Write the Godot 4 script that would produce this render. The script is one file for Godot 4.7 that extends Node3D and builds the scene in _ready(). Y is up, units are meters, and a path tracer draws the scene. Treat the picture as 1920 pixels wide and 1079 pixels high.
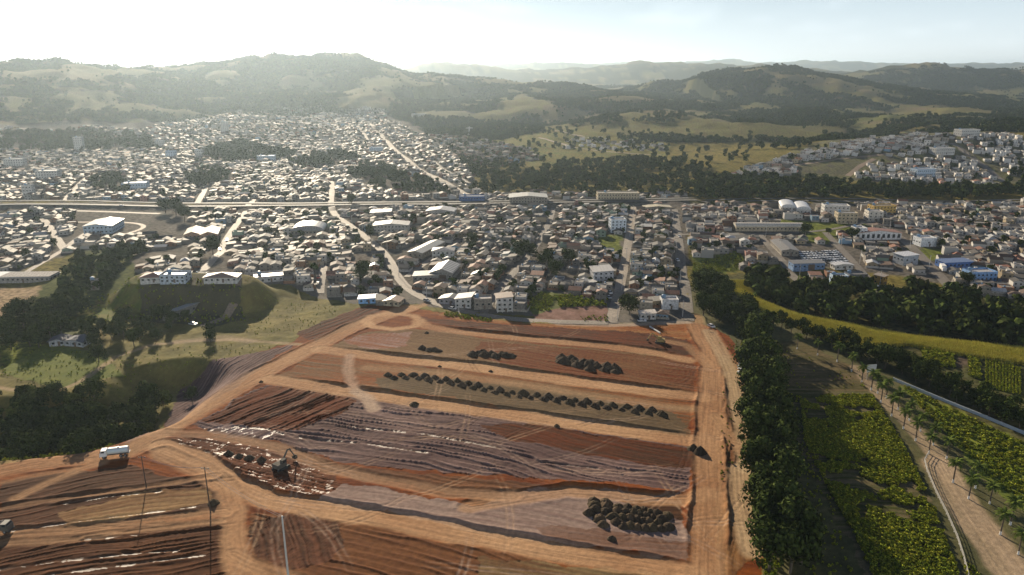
extends Node3D
# A town seen from the air across a building site of red earth, low sun ahead to the left.

var rng := RandomNumberGenerator.new()
var n_big := FastNoiseLite.new()
var n_mid := FastNoiseLite.new()
var n_fine := FastNoiseLite.new()
var n_streak := FastNoiseLite.new()
var n_wood := FastNoiseLite.new()
var ridge_data: Array = []
var zones: Array = []
var tracks: Array = []
var banks: Array = []
var taken := {}
var mats := {}

# ---------------------------------------------------------------- small helpers
func pv(a: Array) -> PackedVector2Array:
	var r := PackedVector2Array()
	for i in range(0, a.size(), 2):
		r.append(Vector2(a[i], a[i + 1]))
	return r

func box_of(p: PackedVector2Array, grow: float) -> Rect2:
	var r := Rect2(p[0], Vector2.ZERO)
	for q in p:
		r = r.expand(q)
	return r.grow(grow)

func numbered(called: String) -> String:
	var k: int = taken.get(called, 0)
	taken[called] = k + 1
	return called if k == 0 else "%s_%03d" % [called, k]

func tag(o: Node, label: String, category: String, group := "", kind := "") -> Node:
	o.set_meta("label", label)
	o.set_meta("category", category)
	if group != "":
		o.set_meta("group", group)
	if kind != "":
		o.set_meta("kind", kind)
	return o

func thing(called: String, label: String, category: String, at: Vector3, turn := 0.0, group := "") -> Node3D:
	var o := Node3D.new()
	o.name = numbered(called)
	add_child(o)
	o.position = at
	o.rotation.y = turn
	tag(o, label, category, group)
	return o

func part(called: String, mesh: Mesh, mat: Material, parent: Node, at := Vector3.ZERO, rot := Vector3.ZERO) -> MeshInstance3D:
	var o := MeshInstance3D.new()
	o.name = called
	o.mesh = mesh
	if mat:
		o.material_override = mat
	parent.add_child(o, true)
	o.position = at
	o.rotation = rot
	return o

func structure(called: String, mesh: Mesh, label: String, parent: Node = self) -> MeshInstance3D:
	var o := MeshInstance3D.new()
	o.name = numbered(called)
	o.mesh = mesh
	parent.add_child(o)
	o.set_meta("kind", "structure")
	o.set_meta("label", label)
	o.set_meta("category", called.replace("_", " "))
	return o

func lin(r: float, g: float, b: float) -> Color:
	return Color(r, g, b).linear_to_srgb()

func noise_image(side: int, freq: float, seed_: int, octaves := 4) -> Image:
	var n := FastNoiseLite.new()
	n.seed = seed_
	n.frequency = freq
	n.fractal_octaves = octaves
	n.noise_type = FastNoiseLite.TYPE_SIMPLEX_SMOOTH
	return n.get_seamless_image(side, side)

func grain_texture(side: int, freq: float, seed_: int, low: float, high: float, octaves := 5) -> ImageTexture:
	var im := noise_image(side, freq, seed_, octaves)
	im.convert(Image.FORMAT_RGB8)
	im.adjust_bcs(1.0, 1.0, 1.0)
	var d := im.get_data()
	for i in range(d.size()):
		d[i] = int(clampf(lerpf(low, high, d[i] / 255.0), 0.0, 1.0) * 255.0)
	return ImageTexture.create_from_image(Image.create_from_data(side, side, false, Image.FORMAT_RGB8, d))

func normal_texture(side: int, freq: float, seed_: int, strength: float, octaves := 5) -> ImageTexture:
	var im := noise_image(side, freq, seed_, octaves)
	im.convert(Image.FORMAT_RGBA8)
	im.bump_map_to_normal_map(strength)
	return ImageTexture.create_from_image(im)

func earth_material(rough: float, scale: float, grain: Texture2D, bumps: Texture2D, bump: float, spec := 0.3) -> StandardMaterial3D:
	var m := StandardMaterial3D.new()
	m.vertex_color_use_as_albedo = true
	m.albedo_texture = grain
	m.roughness = rough
	m.metallic_specular = spec
	m.normal_enabled = bumps != null
	if bumps:
		m.normal_texture = bumps
		m.normal_scale = bump
	m.uv1_triplanar = true
	m.uv1_world_triplanar = true
	m.uv1_scale = Vector3.ONE * scale
	return m

func plain(color: Color, rough := 0.8, metal := 0.0, spec := 0.5) -> StandardMaterial3D:
	var m := StandardMaterial3D.new()
	m.albedo_color = color
	m.roughness = rough
	m.metallic = metal
	m.metallic_specular = spec
	return m

# ---------------------------------------------------------------- the lie of the land
func hills(x: float, z: float) -> float:
	var s := 0.0
	for r in ridge_data:
		if not r.box.has_point(Vector2(x, z)):
			continue
		var best := 1e18
		var h := 0.0
		var p: PackedVector3Array = r.pts
		for i in range(p.size() - 1):
			var a := p[i]
			var b := p[i + 1]
			var dx := b.x - a.x
			var dz := b.z - a.z
			var t := clampf(((x - a.x) * dx + (z - a.z) * dz) / (dx * dx + dz * dz), 0.0, 1.0)
			var ex := x - a.x - dx * t
			var ez := z - a.z - dz * t
			var d := ex * ex + ez * ez
			if d < best:
				best = d
				h = a.y + (b.y - a.y) * t
		var q: float = best / r.w2
		if q < 8.0 and h > 0.0:
			var v := h * exp(-q)
			s += v * v * v
	return pow(s, 1.0 / 3.0)

func bank_height(x: float, z: float) -> float:
	# terraces, cuttings and the ravine near the site: [polyline, half width, height]
	var s := 0.0
	var p := Vector2(x, z)
	for b in banks:
		if not b.box.has_point(p):
			continue
		var best := 1e9
		var l: PackedVector2Array = b.line
		for i in range(l.size() - 1):
			best = minf(best, p.distance_to(Geometry2D.get_closest_point_to_segment(p, l[i], l[i + 1])))
		if best < b.w + b.soft:
			s += b.h * (1.0 - smoothstep(b.w, b.w + b.soft, best))
	return s

func land(x: float, z: float) -> float:
	var d := sqrt(x * x + z * z)
	var h := bank_height(x, z)
	if d > 560.0:
		var hi := hills(x, z) if d > 750.0 else 0.0
		var f := smoothstep(1000.0, 1750.0, d)
		h += hi + n_big.get_noise_2d(x, z) * (22.0 * f + 0.10 * hi) + n_mid.get_noise_2d(x, z) * (12.0 * f + 0.07 * hi)
		h += n_mid.get_noise_2d(x * 0.6, z * 0.6) * 5.0 * smoothstep(560.0, 900.0, d) * (1.0 - f)
		# the far country stands higher than the valley
		h += smoothstep(3200.0, 9000.0, d) * 55.0
		h += n_mid.get_noise_2d(x * 2.7 + 900.0, z * 2.7) * (6.0 * f + 0.03 * hi)
	return h

func in_poly(p: Vector2, z: Dictionary) -> bool:
	return z.box.has_point(p) and Geometry2D.is_point_in_polygon(p, z.poly)

func add_zone(poly: PackedVector2Array, a: Color, b: Color, opt := {}) -> void:
	var z := {"poly": poly, "box": box_of(poly, 0.5), "a": a, "b": b, "amp": opt.get("amp", 0.0), "freq": opt.get("freq", 0.45), "wet": opt.get("wet", 0.0), "rough": opt.get("rough", 1.5), "near": opt.get("near", true), "line": opt.get("line", 0.0)}
	var d: Vector2 = opt.get("dir", Vector2(1, 0))
	z.dir = d.normalized()
	if z.amp > 0.0:
		z.a = richer(a, 1.22) * 0.72
		z.b = richer(b, 1.22) * 0.64
	zones.append(z)

func richer(c: Color, k: float) -> Color:
	var l := c.r * 0.3 + c.g * 0.6 + c.b * 0.1
	return Color(maxf(l + (c.r - l) * k, 0.004), maxf(l + (c.g - l) * k, 0.004), maxf(l + (c.b - l) * k, 0.004))

func add_track(line: PackedVector2Array, w: float, c: Color, opt := {}) -> void:
	tracks.append({"line": line, "box": box_of(line, w + (28.0 if opt.has("cut") else 4.0)), "w": w, "c": c, "berm": opt.get("berm", 0.35), "soft": opt.get("soft", 1.2), "k": opt.get("k", 0.9), "rut": opt.get("rut", 1.0), "cut": opt.get("cut", 0.0), "wet": opt.get("wet", false), "ruts": opt.get("ruts", false), "long": opt.get("long", 1.0)})

func add_bank(line: PackedVector2Array, w: float, soft: float, h: float) -> void:
	banks.append({"line": line, "box": box_of(line, w + soft + 1.0), "w": w, "soft": soft, "h": h})

func wood_cover(x: float, z: float) -> float:
	# above 0: trees grow here
	var d := sqrt(x * x + z * z)
	if d < 1250.0:
		return -1.0
	var v := 0.55 * n_wood.get_noise_2d(x, z) - 0.75 * n_mid.get_noise_2d(x, z) + 0.3 * n_mid.get_noise_2d(x * 3.0, z * 3.0)
	return v - lerpf(0.0, -0.14, smoothstep(1500.0, 2900.0, d))

var look_h := 0.0
var look_c := Color.BLACK
var look_wet := 0.0

const OLIVE := Color(0.125, 0.11, 0.028)
const OLIVE2 := Color(0.18, 0.145, 0.042)
const GREEN := Color(0.10, 0.125, 0.018)
const GREEN2 := Color(0.15, 0.16, 0.028)
const TOWN := Color(0.10, 0.09, 0.075)
const TOWN2 := Color(0.16, 0.14, 0.115)
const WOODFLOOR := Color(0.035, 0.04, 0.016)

var row_zones: Array = []
var row_tracks: Array = []

# keep at hand only what can touch the row z0..z1; later zones win, so they come first
func pick_row(z0: float, z1: float, detail: bool) -> void:
	row_zones = []
	row_tracks = []
	for k in range(zones.size() - 1, -1, -1):
		var b: Rect2 = zones[k].box
		if (detail or not zones[k].near) and b.position.y - 8.0 < z1 and b.end.y + 8.0 > z0:
			row_zones.append(zones[k])
	if detail:
		for t in tracks:
			if t.box.position.y < z1 and t.box.end.y > z0:
				row_tracks.append(t)

func look(x: float, z: float, detail: bool) -> void:
	var d := sqrt(x * x + z * z)
	var p := Vector2(x, z)
	var nm := n_mid.get_noise_2d(x * 6.0, z * 6.0)
	var nf := n_fine.get_noise_2d(x, z)
	var h := land(x, z)
	var c: Color
	look_wet = 0.0
	var hit = null
	var wob := 1.6 if d < 700.0 else 6.0
	var q := p + Vector2(nf, n_fine.get_noise_2d(x + 300.0, z)) * wob + Vector2(nm, n_mid.get_noise_2d(x * 6.0, z * 6.0 + 200.0)) * wob * 1.3
	for zn in row_zones:
		if in_poly(q, zn):
			hit = zn
			break
	if hit:
		var s := nf
		if detail and hit.amp > 0.0:
			var dir: Vector2 = hit.dir
			var u := p.dot(dir)
			var v := p.dot(Vector2(-dir.y, dir.x)) + nm * 1.6 + n_mid.get_noise_2d(x * 2.0, z * 2.0) * 5.0
			s = n_streak.get_noise_2d(u * 0.018, v * hit.freq)
			var s2 := n_streak.get_noise_2d(u * 0.05 + 500.0, v * hit.freq * 2.3)
			var s3 := n_fine.get_noise_2d(x * 3.0, z * 3.0)
			if hit.line > 0.0:
				var vv := v + n_mid.get_noise_2d(x * 0.9 + 40.0, z * 0.9) * 9.0
				var crest := 1.0 - absf(sin(vv * PI / hit.line + s * 0.8))
				crest = crest * crest * clampf(0.55 + 1.3 * n_streak.get_noise_2d(u * 0.02 + 90.0, vv * 0.45), 0.0, 1.4)
				h += hit.amp * (crest * 1.5 + s3 * 0.25 + s * 0.5)
				s = crest * 0.9 - 0.45 + s2 * 0.35
				s = -s
			else:
				h += hit.amp * (s * 1.2 + s2 * 0.6 + s3 * 0.45)
				s = s * 0.8 + s2 * 0.5
		c = hit.a.lerp(hit.b, clampf(0.5 + s * 0.9 + nm * 0.5, 0.0, 1.0))
		look_wet = 1.0 if hit.wet > 0.0 and s < -0.05 and n_fine.get_noise_2d(x * 2.2, z * 2.2 + 50.0) > 0.16 else 0.0
	elif d < 1250.0:
		var patchy := n_mid.get_noise_2d(x * 14.0 + 31.0, z * 14.0)
		c = OLIVE.lerp(OLIVE2, clampf(0.5 + nm * 0.9 + nf * 0.7, 0.0, 1.0)) * (1.0 + 0.45 * patchy)
		h += (nf * 0.16 + patchy * 0.3) if detail else 0.0
	else:
		var w := wood_cover(x, z)
		var g := clampf(0.5 + n_big.get_noise_2d(z * 1.3, x * 1.3) * 1.1, 0.0, 1.0)
		c = Color(0.135, 0.115, 0.052).lerp(Color(0.115, 0.122, 0.042), g)
		c = c.lerp(Color(0.18, 0.135, 0.08), clampf(n_mid.get_noise_2d(x * 2.0, z * 2.0) * 1.6 - 0.2, 0.0, 0.7))
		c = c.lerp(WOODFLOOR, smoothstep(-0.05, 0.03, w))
	if detail:
		for t in row_tracks:
			if not t.box.has_point(p):
				continue
			var best := 1e9
			var l: PackedVector2Array = t.line
			var along := 0.0
			var run := 0.0
			var side := 0.0
			for i in range(l.size() - 1):
				var e := Geometry2D.get_closest_point_to_segment(p, l[i], l[i + 1])
				var dd := p.distance_to(e)
				if dd < best:
					best = dd
					along = run + l[i].distance_to(e)
					side = signf((l[i + 1] - l[i]).cross(p - l[i]))
				run += l[i].distance_to(l[i + 1])
			if t.ruts:
				if best < 2.2:
					var fade := sin(PI * clampf(along / t.long, 0.0, 1.0))
					var rr := (best - 0.85) / 0.33
					var mark := exp(-rr * rr) * fade * clampf(0.8 + n_fine.get_noise_1d(along * 3.0), 0.0, 1.0)
					c = c.lerp(t.c, mark * t.k)
					h -= 0.10 * mark
				continue
			var w: float = t.w * (1.0 + 0.18 * n_mid.get_noise_1d(along * 8.0)) + nf * 0.6
			if t.cut > 0.0 and side < 0.0 and along > 2.0 and along < run - 2.0:
				h += t.cut * smoothstep(2.0, 30.0, along) * smoothstep(2.0, 15.0, run - along) * smoothstep(w, w + 0.9, best) * exp(-(best - w) / 9.0) * clampf(0.9 + n_mid.get_noise_1d(along * 3.0), 0.4, 1.4)
			if best < w + 3.5:
				var inside := 1.0 - smoothstep(w - t.soft, w + t.soft, best)
				if inside > 0.0:
					var rut := n_streak.get_noise_2d(along * 0.03, side * best * 1.1)
					var fade := clampf(0.9 + 0.45 * n_mid.get_noise_2d(along * 4.0, 77.0), 0.55, 1.0)
					var tc: Color = t.c * (1.0 + 0.22 * rut * t.rut + 0.12 * nm)
					c = c.lerp(tc, inside * t.k * fade)
					h = lerpf(h, land(x, z) - 0.05 + rut * 0.10 * t.rut, inside)
					look_wet = lerpf(look_wet, 0.0, inside)
					if t.wet and inside > 0.4 and n_fine.get_noise_1d(along * 1.6) > -0.22:
						look_wet = 1.0
				if t.berm > 0.0:
					var off := (best - w - 0.9) / 0.75
					h += t.berm * exp(-off * off) * clampf(0.6 + 1.4 * n_mid.get_noise_2d(along * 5.0, side * 40.0), 0.0, 1.5)
	if detail:
		var grit := n_fine.get_noise_2d(x * 4.3 + 70.0, z * 4.3)
		c = c * (1.0 + 0.30 * grit)
		h += 0.025 * grit
	look_h = h
	look_c = c

func grid_mesh(xs: PackedFloat32Array, zs: PackedFloat32Array, dry: Material, wet: Material) -> ArrayMesh:
	var nx := xs.size()
	var nz := zs.size()
	var v := PackedVector3Array()
	var c := PackedColorArray()
	var wets := PackedFloat32Array()
	v.resize(nx * nz)
	c.resize(nx * nz)
	wets.resize(nx * nz)
	var k := 0
	for j in range(nz):
		pick_row(zs[j], zs[j], true)
		for i in range(nx):
			look(xs[i], zs[j], true)
			v[k] = Vector3(xs[i], look_h, zs[j])
			c[k] = look_c
			wets[k] = look_wet
			k += 1
	var n := PackedVector3Array()
	n.resize(nx * nz)
	for j in range(nz):
		for i in range(nx):
			var a := v[j * nx + mini(i + 1, nx - 1)] - v[j * nx + maxi(i - 1, 0)]
			var b := v[mini(j + 1, nz - 1) * nx + i] - v[maxi(j - 1, 0) * nx + i]
			n[j * nx + i] = b.cross(a).normalized() if b.cross(a).y > 0.0 else a.cross(b).normalized()
	var idx := [PackedInt32Array(), PackedInt32Array()]
	for j in range(nz - 1):
		for i in range(nx - 1):
			var a := j * nx + i
			var w := 1 if wets[a] > 0.5 else 0
			idx[w].append_array(PackedInt32Array([a, a + 1, a + nx, a + 1, a + nx + 1, a + nx]))
	var m := ArrayMesh.new()
	for w in 2:
		if idx[w].is_empty():
			continue
		var arr := []
		arr.resize(Mesh.ARRAY_MAX)
		arr[Mesh.ARRAY_VERTEX] = v
		arr[Mesh.ARRAY_NORMAL] = n
		arr[Mesh.ARRAY_COLOR] = c
		arr[Mesh.ARRAY_INDEX] = idx[w]
		m.add_surface_from_arrays(Mesh.PRIMITIVE_TRIANGLES, arr)
		m.surface_set_material(m.get_surface_count() - 1, wet if w else dry)
	return m

const PATCH := Rect2(-212.0, -402.0, 372.0, 290.0)

func far_mesh(mat: Material) -> ArrayMesh:
	# one sheet to the horizon; it dips out of sight under the close-up ground
	var cols := 500
	var radii := PackedFloat32Array()
	var r := 96.0
	while r < 17000.0:
		radii.append(r)
		r *= 1.0115 if r < 3600.0 else 1.03
	var nz := radii.size()
	var v := PackedVector3Array()
	var c := PackedColorArray()
	v.resize(cols * nz)
	c.resize(cols * nz)
	var k := 0
	for j in range(nz):
		pick_row(-radii[j], -radii[j] * 0.66, false)
		for i in range(cols):
			var a := deg_to_rad(lerpf(-58.0, 58.0, float(i) / (cols - 1)))
			var x := sin(a) * radii[j]
			var z := -cos(a) * radii[j]
			look(x, z, false)
			var y := look_h
			if PATCH.grow(-6.0).has_point(Vector2(x, z)):
				y -= 14.0
			elif PATCH.grow(0.5).has_point(Vector2(x, z)):
				y -= 0.6
			v[k] = Vector3(x, y, z)
			c[k] = look_c
			k += 1
	var n := PackedVector3Array()
	n.resize(cols * nz)
	var idx := PackedInt32Array()
	for j in range(nz):
		for i in range(cols):
			var a := v[j * cols + mini(i + 1, cols - 1)] - v[j * cols + maxi(i - 1, 0)]
			var b := v[mini(j + 1, nz - 1) * cols + i] - v[maxi(j - 1, 0) * cols + i]
			n[j * cols + i] = a.cross(b).normalized()
			if j < nz - 1 and i < cols - 1:
				var q := j * cols + i
				idx.append_array(PackedInt32Array([q, q + cols, q + 1, q + 1, q + cols, q + cols + 1]))
	var arr := []
	arr.resize(Mesh.ARRAY_MAX)
	arr[Mesh.ARRAY_VERTEX] = v
	arr[Mesh.ARRAY_NORMAL] = n
	arr[Mesh.ARRAY_COLOR] = c
	arr[Mesh.ARRAY_INDEX] = idx
	var m := ArrayMesh.new()
	m.add_surface_from_arrays(Mesh.PRIMITIVE_TRIANGLES, arr)
	m.surface_set_material(0, mat)
	return m

func lay_out_ground() -> void:
	# --- banks, terraces and hollows: polyline, half width, soft edge, height
	add_bank(pv([-201.4,-230.9,-167.8,-230.9,-149.5,-235.0,-139.7,-245.6,-137.7,-269.6]), 9.0, 17.0, -9.0)
	add_bank(pv([-195.9,-376.4,-184.0,-375.5,-166.0,-373.6,-145.8,-371.7]), 7.0, 15.0, 10.0)
	add_bank(pv([-220.2,-424.0,-205.7,-424.0,-185.5,-421.7,-156.7,-417.1]), 30.0, 36.0, 4.0)
	add_bank(pv([-666.0,-665.0,-466.5,-659.6,-318.2,-654.2,-193.6,-656.9,-48.6,-659.6,69.4,-673.3,165.5,-681.8]), 11.0, 5.0, 2.2)
	add_bank(pv([124.7,-446.3,149.0,-427.6,171.2,-379.3,200.7,-352.3,249.6,-336.2]), 20.0, 25.0, -4.0)
	# --- country away from the site (near = false: the far sheet shows it too)
	var far := {"near": false}
	add_zone(pv([-336.6,-379.3,-292.1,-399.5,-264.7,-399.5,-246.6,-379.3,-249.6,-352.3,-259.5,-314.4]), Color(0.38, 0.28, 0.17), Color(0.32, 0.23, 0.13), far)
	add_zone(pv([-210.3,-277.6,-230.5,-307.7,-220.3,-314.4,-183.7,-301.2,-159.9,-277.6,-174.9,-262.0]), GREEN, GREEN2, far)
	add_zone(pv([-235.0,-314.4,-261.1,-379.3,-293.2,-488.6,-256.7,-504.4,-222.4,-446.3,-203.1,-379.3,-198.0,-352.3,-205.6,-314.4]), Color(0.06, 0.075, 0.02), Color(0.11, 0.12, 0.035), far)
	add_zone(pv([-223.0,-344.1,-217.6,-379.3,-203.3,-404.8,-182.8,-379.3,-169.9,-344.1,-194.7,-321.4]), GREEN, OLIVE2, far)
	# the town's ground
	var town := {"near": false, "rough": 3.0}
	add_zone(pv([-614.7,-662.3,-468.3,-662.3,-156.1,-662.3,162.9,-670.5,87.3,-342.5,47.0,-337.7,0.0,-352.3,-27.4,-356.6,-51.0,-369.9,-67.7,-368.1,-85.1,-369.9,-104.4,-379.3,-126.2,-394.2,-146.2,-391.2,-150.8,-383.2,-208.4,-387.1,-260.2,-488.6,-296.9,-488.6,-303.3,-446.3,-295.9,-379.3,-365.6,-379.3]), TOWN, TOWN2, town)
	add_zone(pv([162.9,-670.5,616.9,-676.1,329.3,-344.1,278.5,-379.3,236.6,-421.7,169.7,-459.6,113.0,-439.9]), TOWN, TOWN2, town)
	add_zone(pv([-623.6,-672.3,-1136.7,-1258.4,-919.2,-1337.6,-751.6,-1482.7,-645.4,-1680.8,-413.3,-1820.0,-318.4,-1869.5,-186.6,-1535.8,-65.6,-1007.1,-31.9,-723.9,172.6,-712.7,161.8,-665.8]), TOWN, TOWN2, town)
	add_zone(pv([210.6,-779.1,353.4,-941.1,682.5,-1287.4,677.9,-1029.0,684.4,-920.2,550.1,-784.5,417.3,-772.1,316.3,-803.7]), TOWN, Color(0.17, 0.17, 0.07), town)
	add_zone(pv([-27.9,-1297.5,107.1,-1500.6,260.9,-1209.3,205.6,-979.9,27.6,-950.2]), OLIVE2, Color(0.13, 0.15, 0.04), town)
	for yard in [pv([99.6,-558.2,107.8,-562.1,101.4,-526.5,93.5,-526.5]), pv([-8.9,-544.7,0.8,-548.5,1.6,-523.0,-9.4,-523.0]), pv([62.9,-533.6,83.7,-542.8,73.6,-485.6,53.9,-485.6]), pv([120.4,-470.8,155.8,-488.6,155.8,-470.8,141.5,-446.3,113.0,-439.9]), pv([211.9,-595.8,276.7,-582.8,287.0,-568.2,263.9,-554.2,227.9,-546.6,215.3,-568.2]), pv([230.9,-554.2,248.3,-546.6,231.2,-511.0,208.9,-512.7]), pv([275.3,-496.4,298.6,-491.7,291.4,-466.6,263.2,-459.6]), pv([-114.0,-568.2,-102.0,-572.3,-99.7,-546.6,-107.2,-542.8]), pv([92.4,-524.7,100.9,-528.2,97.8,-511.0,89.6,-507.7]), pv([81.5,-421.7,86.1,-424.0,84.2,-410.3,78.8,-408.1]), pv([124.6,-488.6,144.6,-494.8,140.4,-476.6,120.4,-470.8])]:
		add_zone(yard, Color(0.10, 0.12, 0.025), Color(0.17, 0.19, 0.04), town)
	add_zone(pv([10.9,-352.3,25.4,-368.1,51.5,-373.6,47.7,-339.3,10.5,-339.3]), Color(0.25, 0.14, 0.11), Color(0.14, 0.07, 0.045), town)
	add_zone(pv([7.0,-365.3,18.0,-394.2,35.2,-384.1,51.6,-379.3,50.0,-366.2,25.2,-364.4,12.2,-350.6]), Color(0.09, 0.10, 0.025), Color(0.14, 0.16, 0.03), town)
	add_zone(pv([-197.0,-368.1,-193.3,-383.2,-147.4,-379.3,-133.3,-344.1,-145.0,-334.6,-173.1,-339.3,-185.3,-344.1]), Color(0.055, 0.048, 0.025), Color(0.085, 0.075, 0.033), town)  # scrubby front of the villa bank, its shade deepened by a darker earth colour
	# far pastures on the hills
	for pas in [pv([-103.1,-1812.0,-40.4,-1903.5,33.1,-2343.0,95.6,-1932.2,64.5,-1821.0,0.0,-1771.9,-86.1,-1727.9]), pv([73.7,-1472.8,112.6,-1580.5,266.3,-1562.0,395.7,-1502.0,572.4,-1308.6,459.4,-1230.5,310.0,-1271.0,139.1,-1387.6]), pv([451.0,-1865.5,697.0,-2140.9,813.6,-2128.4,686.4,-2015.4,512.6,-1897.7]), pv([915.8,-2455.1,1012.5,-2394.2,1144.3,-2186.7,1186.3,-2042.5,1096.5,-2092.1,986.0,-2327.6]), pv([955.3,-1979.8,1137.6,-2006.0,1147.7,-1813.6,919.5,-1615.5])]:
		add_zone(pas, Color(0.155, 0.15, 0.045), Color(0.13, 0.11, 0.045), far)
	# --- right of the site: pasture slope, farm fields, the bushy plot
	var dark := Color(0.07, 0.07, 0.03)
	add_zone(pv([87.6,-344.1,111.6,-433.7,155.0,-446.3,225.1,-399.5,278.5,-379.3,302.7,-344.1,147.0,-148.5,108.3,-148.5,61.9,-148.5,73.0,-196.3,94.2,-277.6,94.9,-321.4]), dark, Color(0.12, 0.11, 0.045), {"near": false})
	add_zone(pv([124.7,-427.6,142.5,-427.6,136.4,-379.3,146.5,-352.3,173.4,-340.1,201.7,-325.0,230.5,-307.7,214.1,-283.2,194.2,-295.0,177.7,-307.7,148.4,-301.2,135.2,-336.2,124.8,-369.9]), Color(0.25, 0.24, 0.05), Color(0.16, 0.16, 0.04), far)
	add_zone(pv([113.8,-314.4,132.2,-314.4,145.7,-277.6,140.4,-259.5,123.9,-259.5,102.0,-262.0]), Color(0.20, 0.15, 0.09), Color(0.12, 0.11, 0.05), {"amp": 0.05})
	add_zone(pv([103.7,-267.0,123.9,-259.5,139.2,-257.1,128.4,-212.4,119.0,-179.6,110.7,-150.4,86.0,-150.4,90.4,-179.6,95.1,-230.9]), Color(0.20, 0.16, 0.10), Color(0.08, 0.09, 0.03), {"amp": 0.06})
	add_zone(pv([154.5,-267.0,171.4,-219.5,185.0,-196.3,162.0,-167.4,144.6,-179.6,145.0,-202.5]), Color(0.20, 0.22, 0.03), Color(0.12, 0.15, 0.025), far)
	add_zone(pv([199.3,-307.7,209.3,-304.4,196.2,-283.2,185.1,-283.2]), Color(0.11, 0.085, 0.06), Color(0.14, 0.1, 0.07), far)
	add_zone(pv([201.4,-301.2,218.0,-289.0,195.0,-254.7,185.3,-262.0,184.1,-272.2]), Color(0.07, 0.08, 0.03), Color(0.1, 0.1, 0.04), far)
	# --- the site
	var red := Color(0.15, 0.04, 0.016)
	var red2 := Color(0.27, 0.09, 0.034)
	var tan := Color(0.42, 0.24, 0.12)
	var tan2 := Color(0.50, 0.30, 0.155)
	var mauve := Color(0.145, 0.09, 0.083)
	var mauve2 := Color(0.36, 0.255, 0.225)
	var umber := Color(0.075, 0.036, 0.021)
	add_zone(pv([-164.5,-194.8,-161.7,-205.1,-145.4,-211.8,-133.4,-220.2,-130.2,-230.9,-129.8,-245.6,-134.8,-264.5,-137.0,-280.4,-128.3,-291.9,-113.1,-301.2,-101.0,-312.3,-99.0,-322.8,-85.0,-356.6,-76.2,-368.1,-56.2,-366.2,-44.2,-359.2,-21.5,-349.0,0.0,-339.3,31.2,-336.2,62.8,-338.5,87.3,-342.5,98.5,-330.1,101.6,-314.4,96.3,-283.2,82.1,-230.9,71.7,-196.3,68.1,-179.6,64.5,-162.8,61.2,-146.6,-7.7,-146.6,-130.2,-146.6]), red2, red, {"amp": 0.07, "dir": Vector2(46.1, -239.1) - Vector2(-78.9, -277.6), "freq": 0.5})
	add_zone(pv([-130.3,-218.1,-129.2,-244.3,-134.8,-264.5,-137.0,-280.4,-128.3,-291.9,-113.1,-301.2,-98.7,-310.3,-106.4,-274.9,-114.1,-245.6,-117.8,-219.5]), mauve2, mauve, {"amp": 0.2, "dir": Vector2(-99.4, -311.0) - Vector2(-122.9, -257.1), "freq": 0.7, "line": 1.8})
	add_zone(pv([-129.2,-215.9,-123.1,-230.9,-119.1,-241.2,-117.0,-247.8,-115.8,-227.0,-123.2,-212.4]), umber, red, {"amp": 0.12, "dir": Vector2(-99.4, -311.0) - Vector2(-122.9, -257.1)})
	add_zone(pv([-101.3,-322.8,-87.2,-354.0,-75.9,-366.2,-65.2,-360.9,-79.3,-330.1,-90.6,-314.4]), red, umber, {"amp": 0.12, "dir": Vector2(-75.5, -364.4) - Vector2(-99.5, -319.9)})
	add_zone(pv([-47.1,-349.0,-21.0,-340.1,10.3,-333.9,55.8,-327.1,81.4,-317.1,81.7,-296.2,57.1,-304.4,9.9,-318.5,-28.4,-333.1,-44.8,-340.9]), red, umber, {"amp": 0.1, "dir": Vector2(53.9, -314.4) - Vector2(-28.7, -337.7)})
	add_zone(pv([-53.0,-363.6,-21.5,-349.0,10.4,-337.7,62.7,-337.7,87.1,-341.7,85.7,-314.4,55.6,-325.7,10.4,-334.6,-26.6,-344.1]), red2, tan, {"amp": 0.06, "dir": Vector2(53.9, -314.4) - Vector2(-28.7, -337.7)})
	add_zone(pv([-81.8,-306.3,-68.5,-327.1,-46.1,-330.9,-14.9,-318.5,33.5,-306.3,73.7,-293.8,77.2,-283.2,70.3,-258.1,19.5,-274.4,-36.6,-291.3,-76.1,-304.4]), Color(0.17, 0.095, 0.05), Color(0.25, 0.16, 0.09), {"amp": 0.08, "dir": Vector2(49.1, -283.2) - Vector2(-26.7, -311.0), "freq": 0.6})
	add_zone(pv([-14.7,-314.4,33.3,-304.4,75.5,-291.3,76.9,-282.1,70.3,-258.1,34.2,-270.1,4.4,-280.9,-18.6,-296.2]), red, Color(0.22, 0.11, 0.055), {"amp": 0.12, "dir": Vector2(63.5, -277.6) - Vector2(-2.4, -304.4), "freq": 0.6})
	add_zone(pv([-78.3,-314.4,-65.6,-325.0,-48.2,-327.1,-48.0,-307.7,-61.5,-302.5]), mauve2, red2, {"amp": 0.06, "dir": Vector2(-48.5, -311.0) - Vector2(-77.4, -321.4)})
	add_zone(pv([-95.0,-274.4,-86.7,-301.2,-49.8,-287.8,-13.2,-278.7,67.5,-251.5,61.0,-222.5,7.7,-240.0,-32.2,-252.4,-62.2,-261.0]), red2, Color(0.20, 0.13, 0.075), {"amp": 0.09, "dir": Vector2(45.4, -235.0) - Vector2(-55.0, -267.0), "freq": 0.6})
	add_zone(pv([-55.8,-271.2,-34.8,-275.4,-12.8,-269.1,28.4,-254.7,58.4,-242.5,62.7,-230.9,59.9,-224.0,7.7,-240.8,-20.1,-251.5,-49.8,-261.0]), Color(0.12, 0.085, 0.05), Color(0.18, 0.125, 0.075), {"amp": 0.08, "dir": Vector2(46.1, -239.1) - Vector2(-44.8, -269.6), "freq": 0.7})
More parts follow.
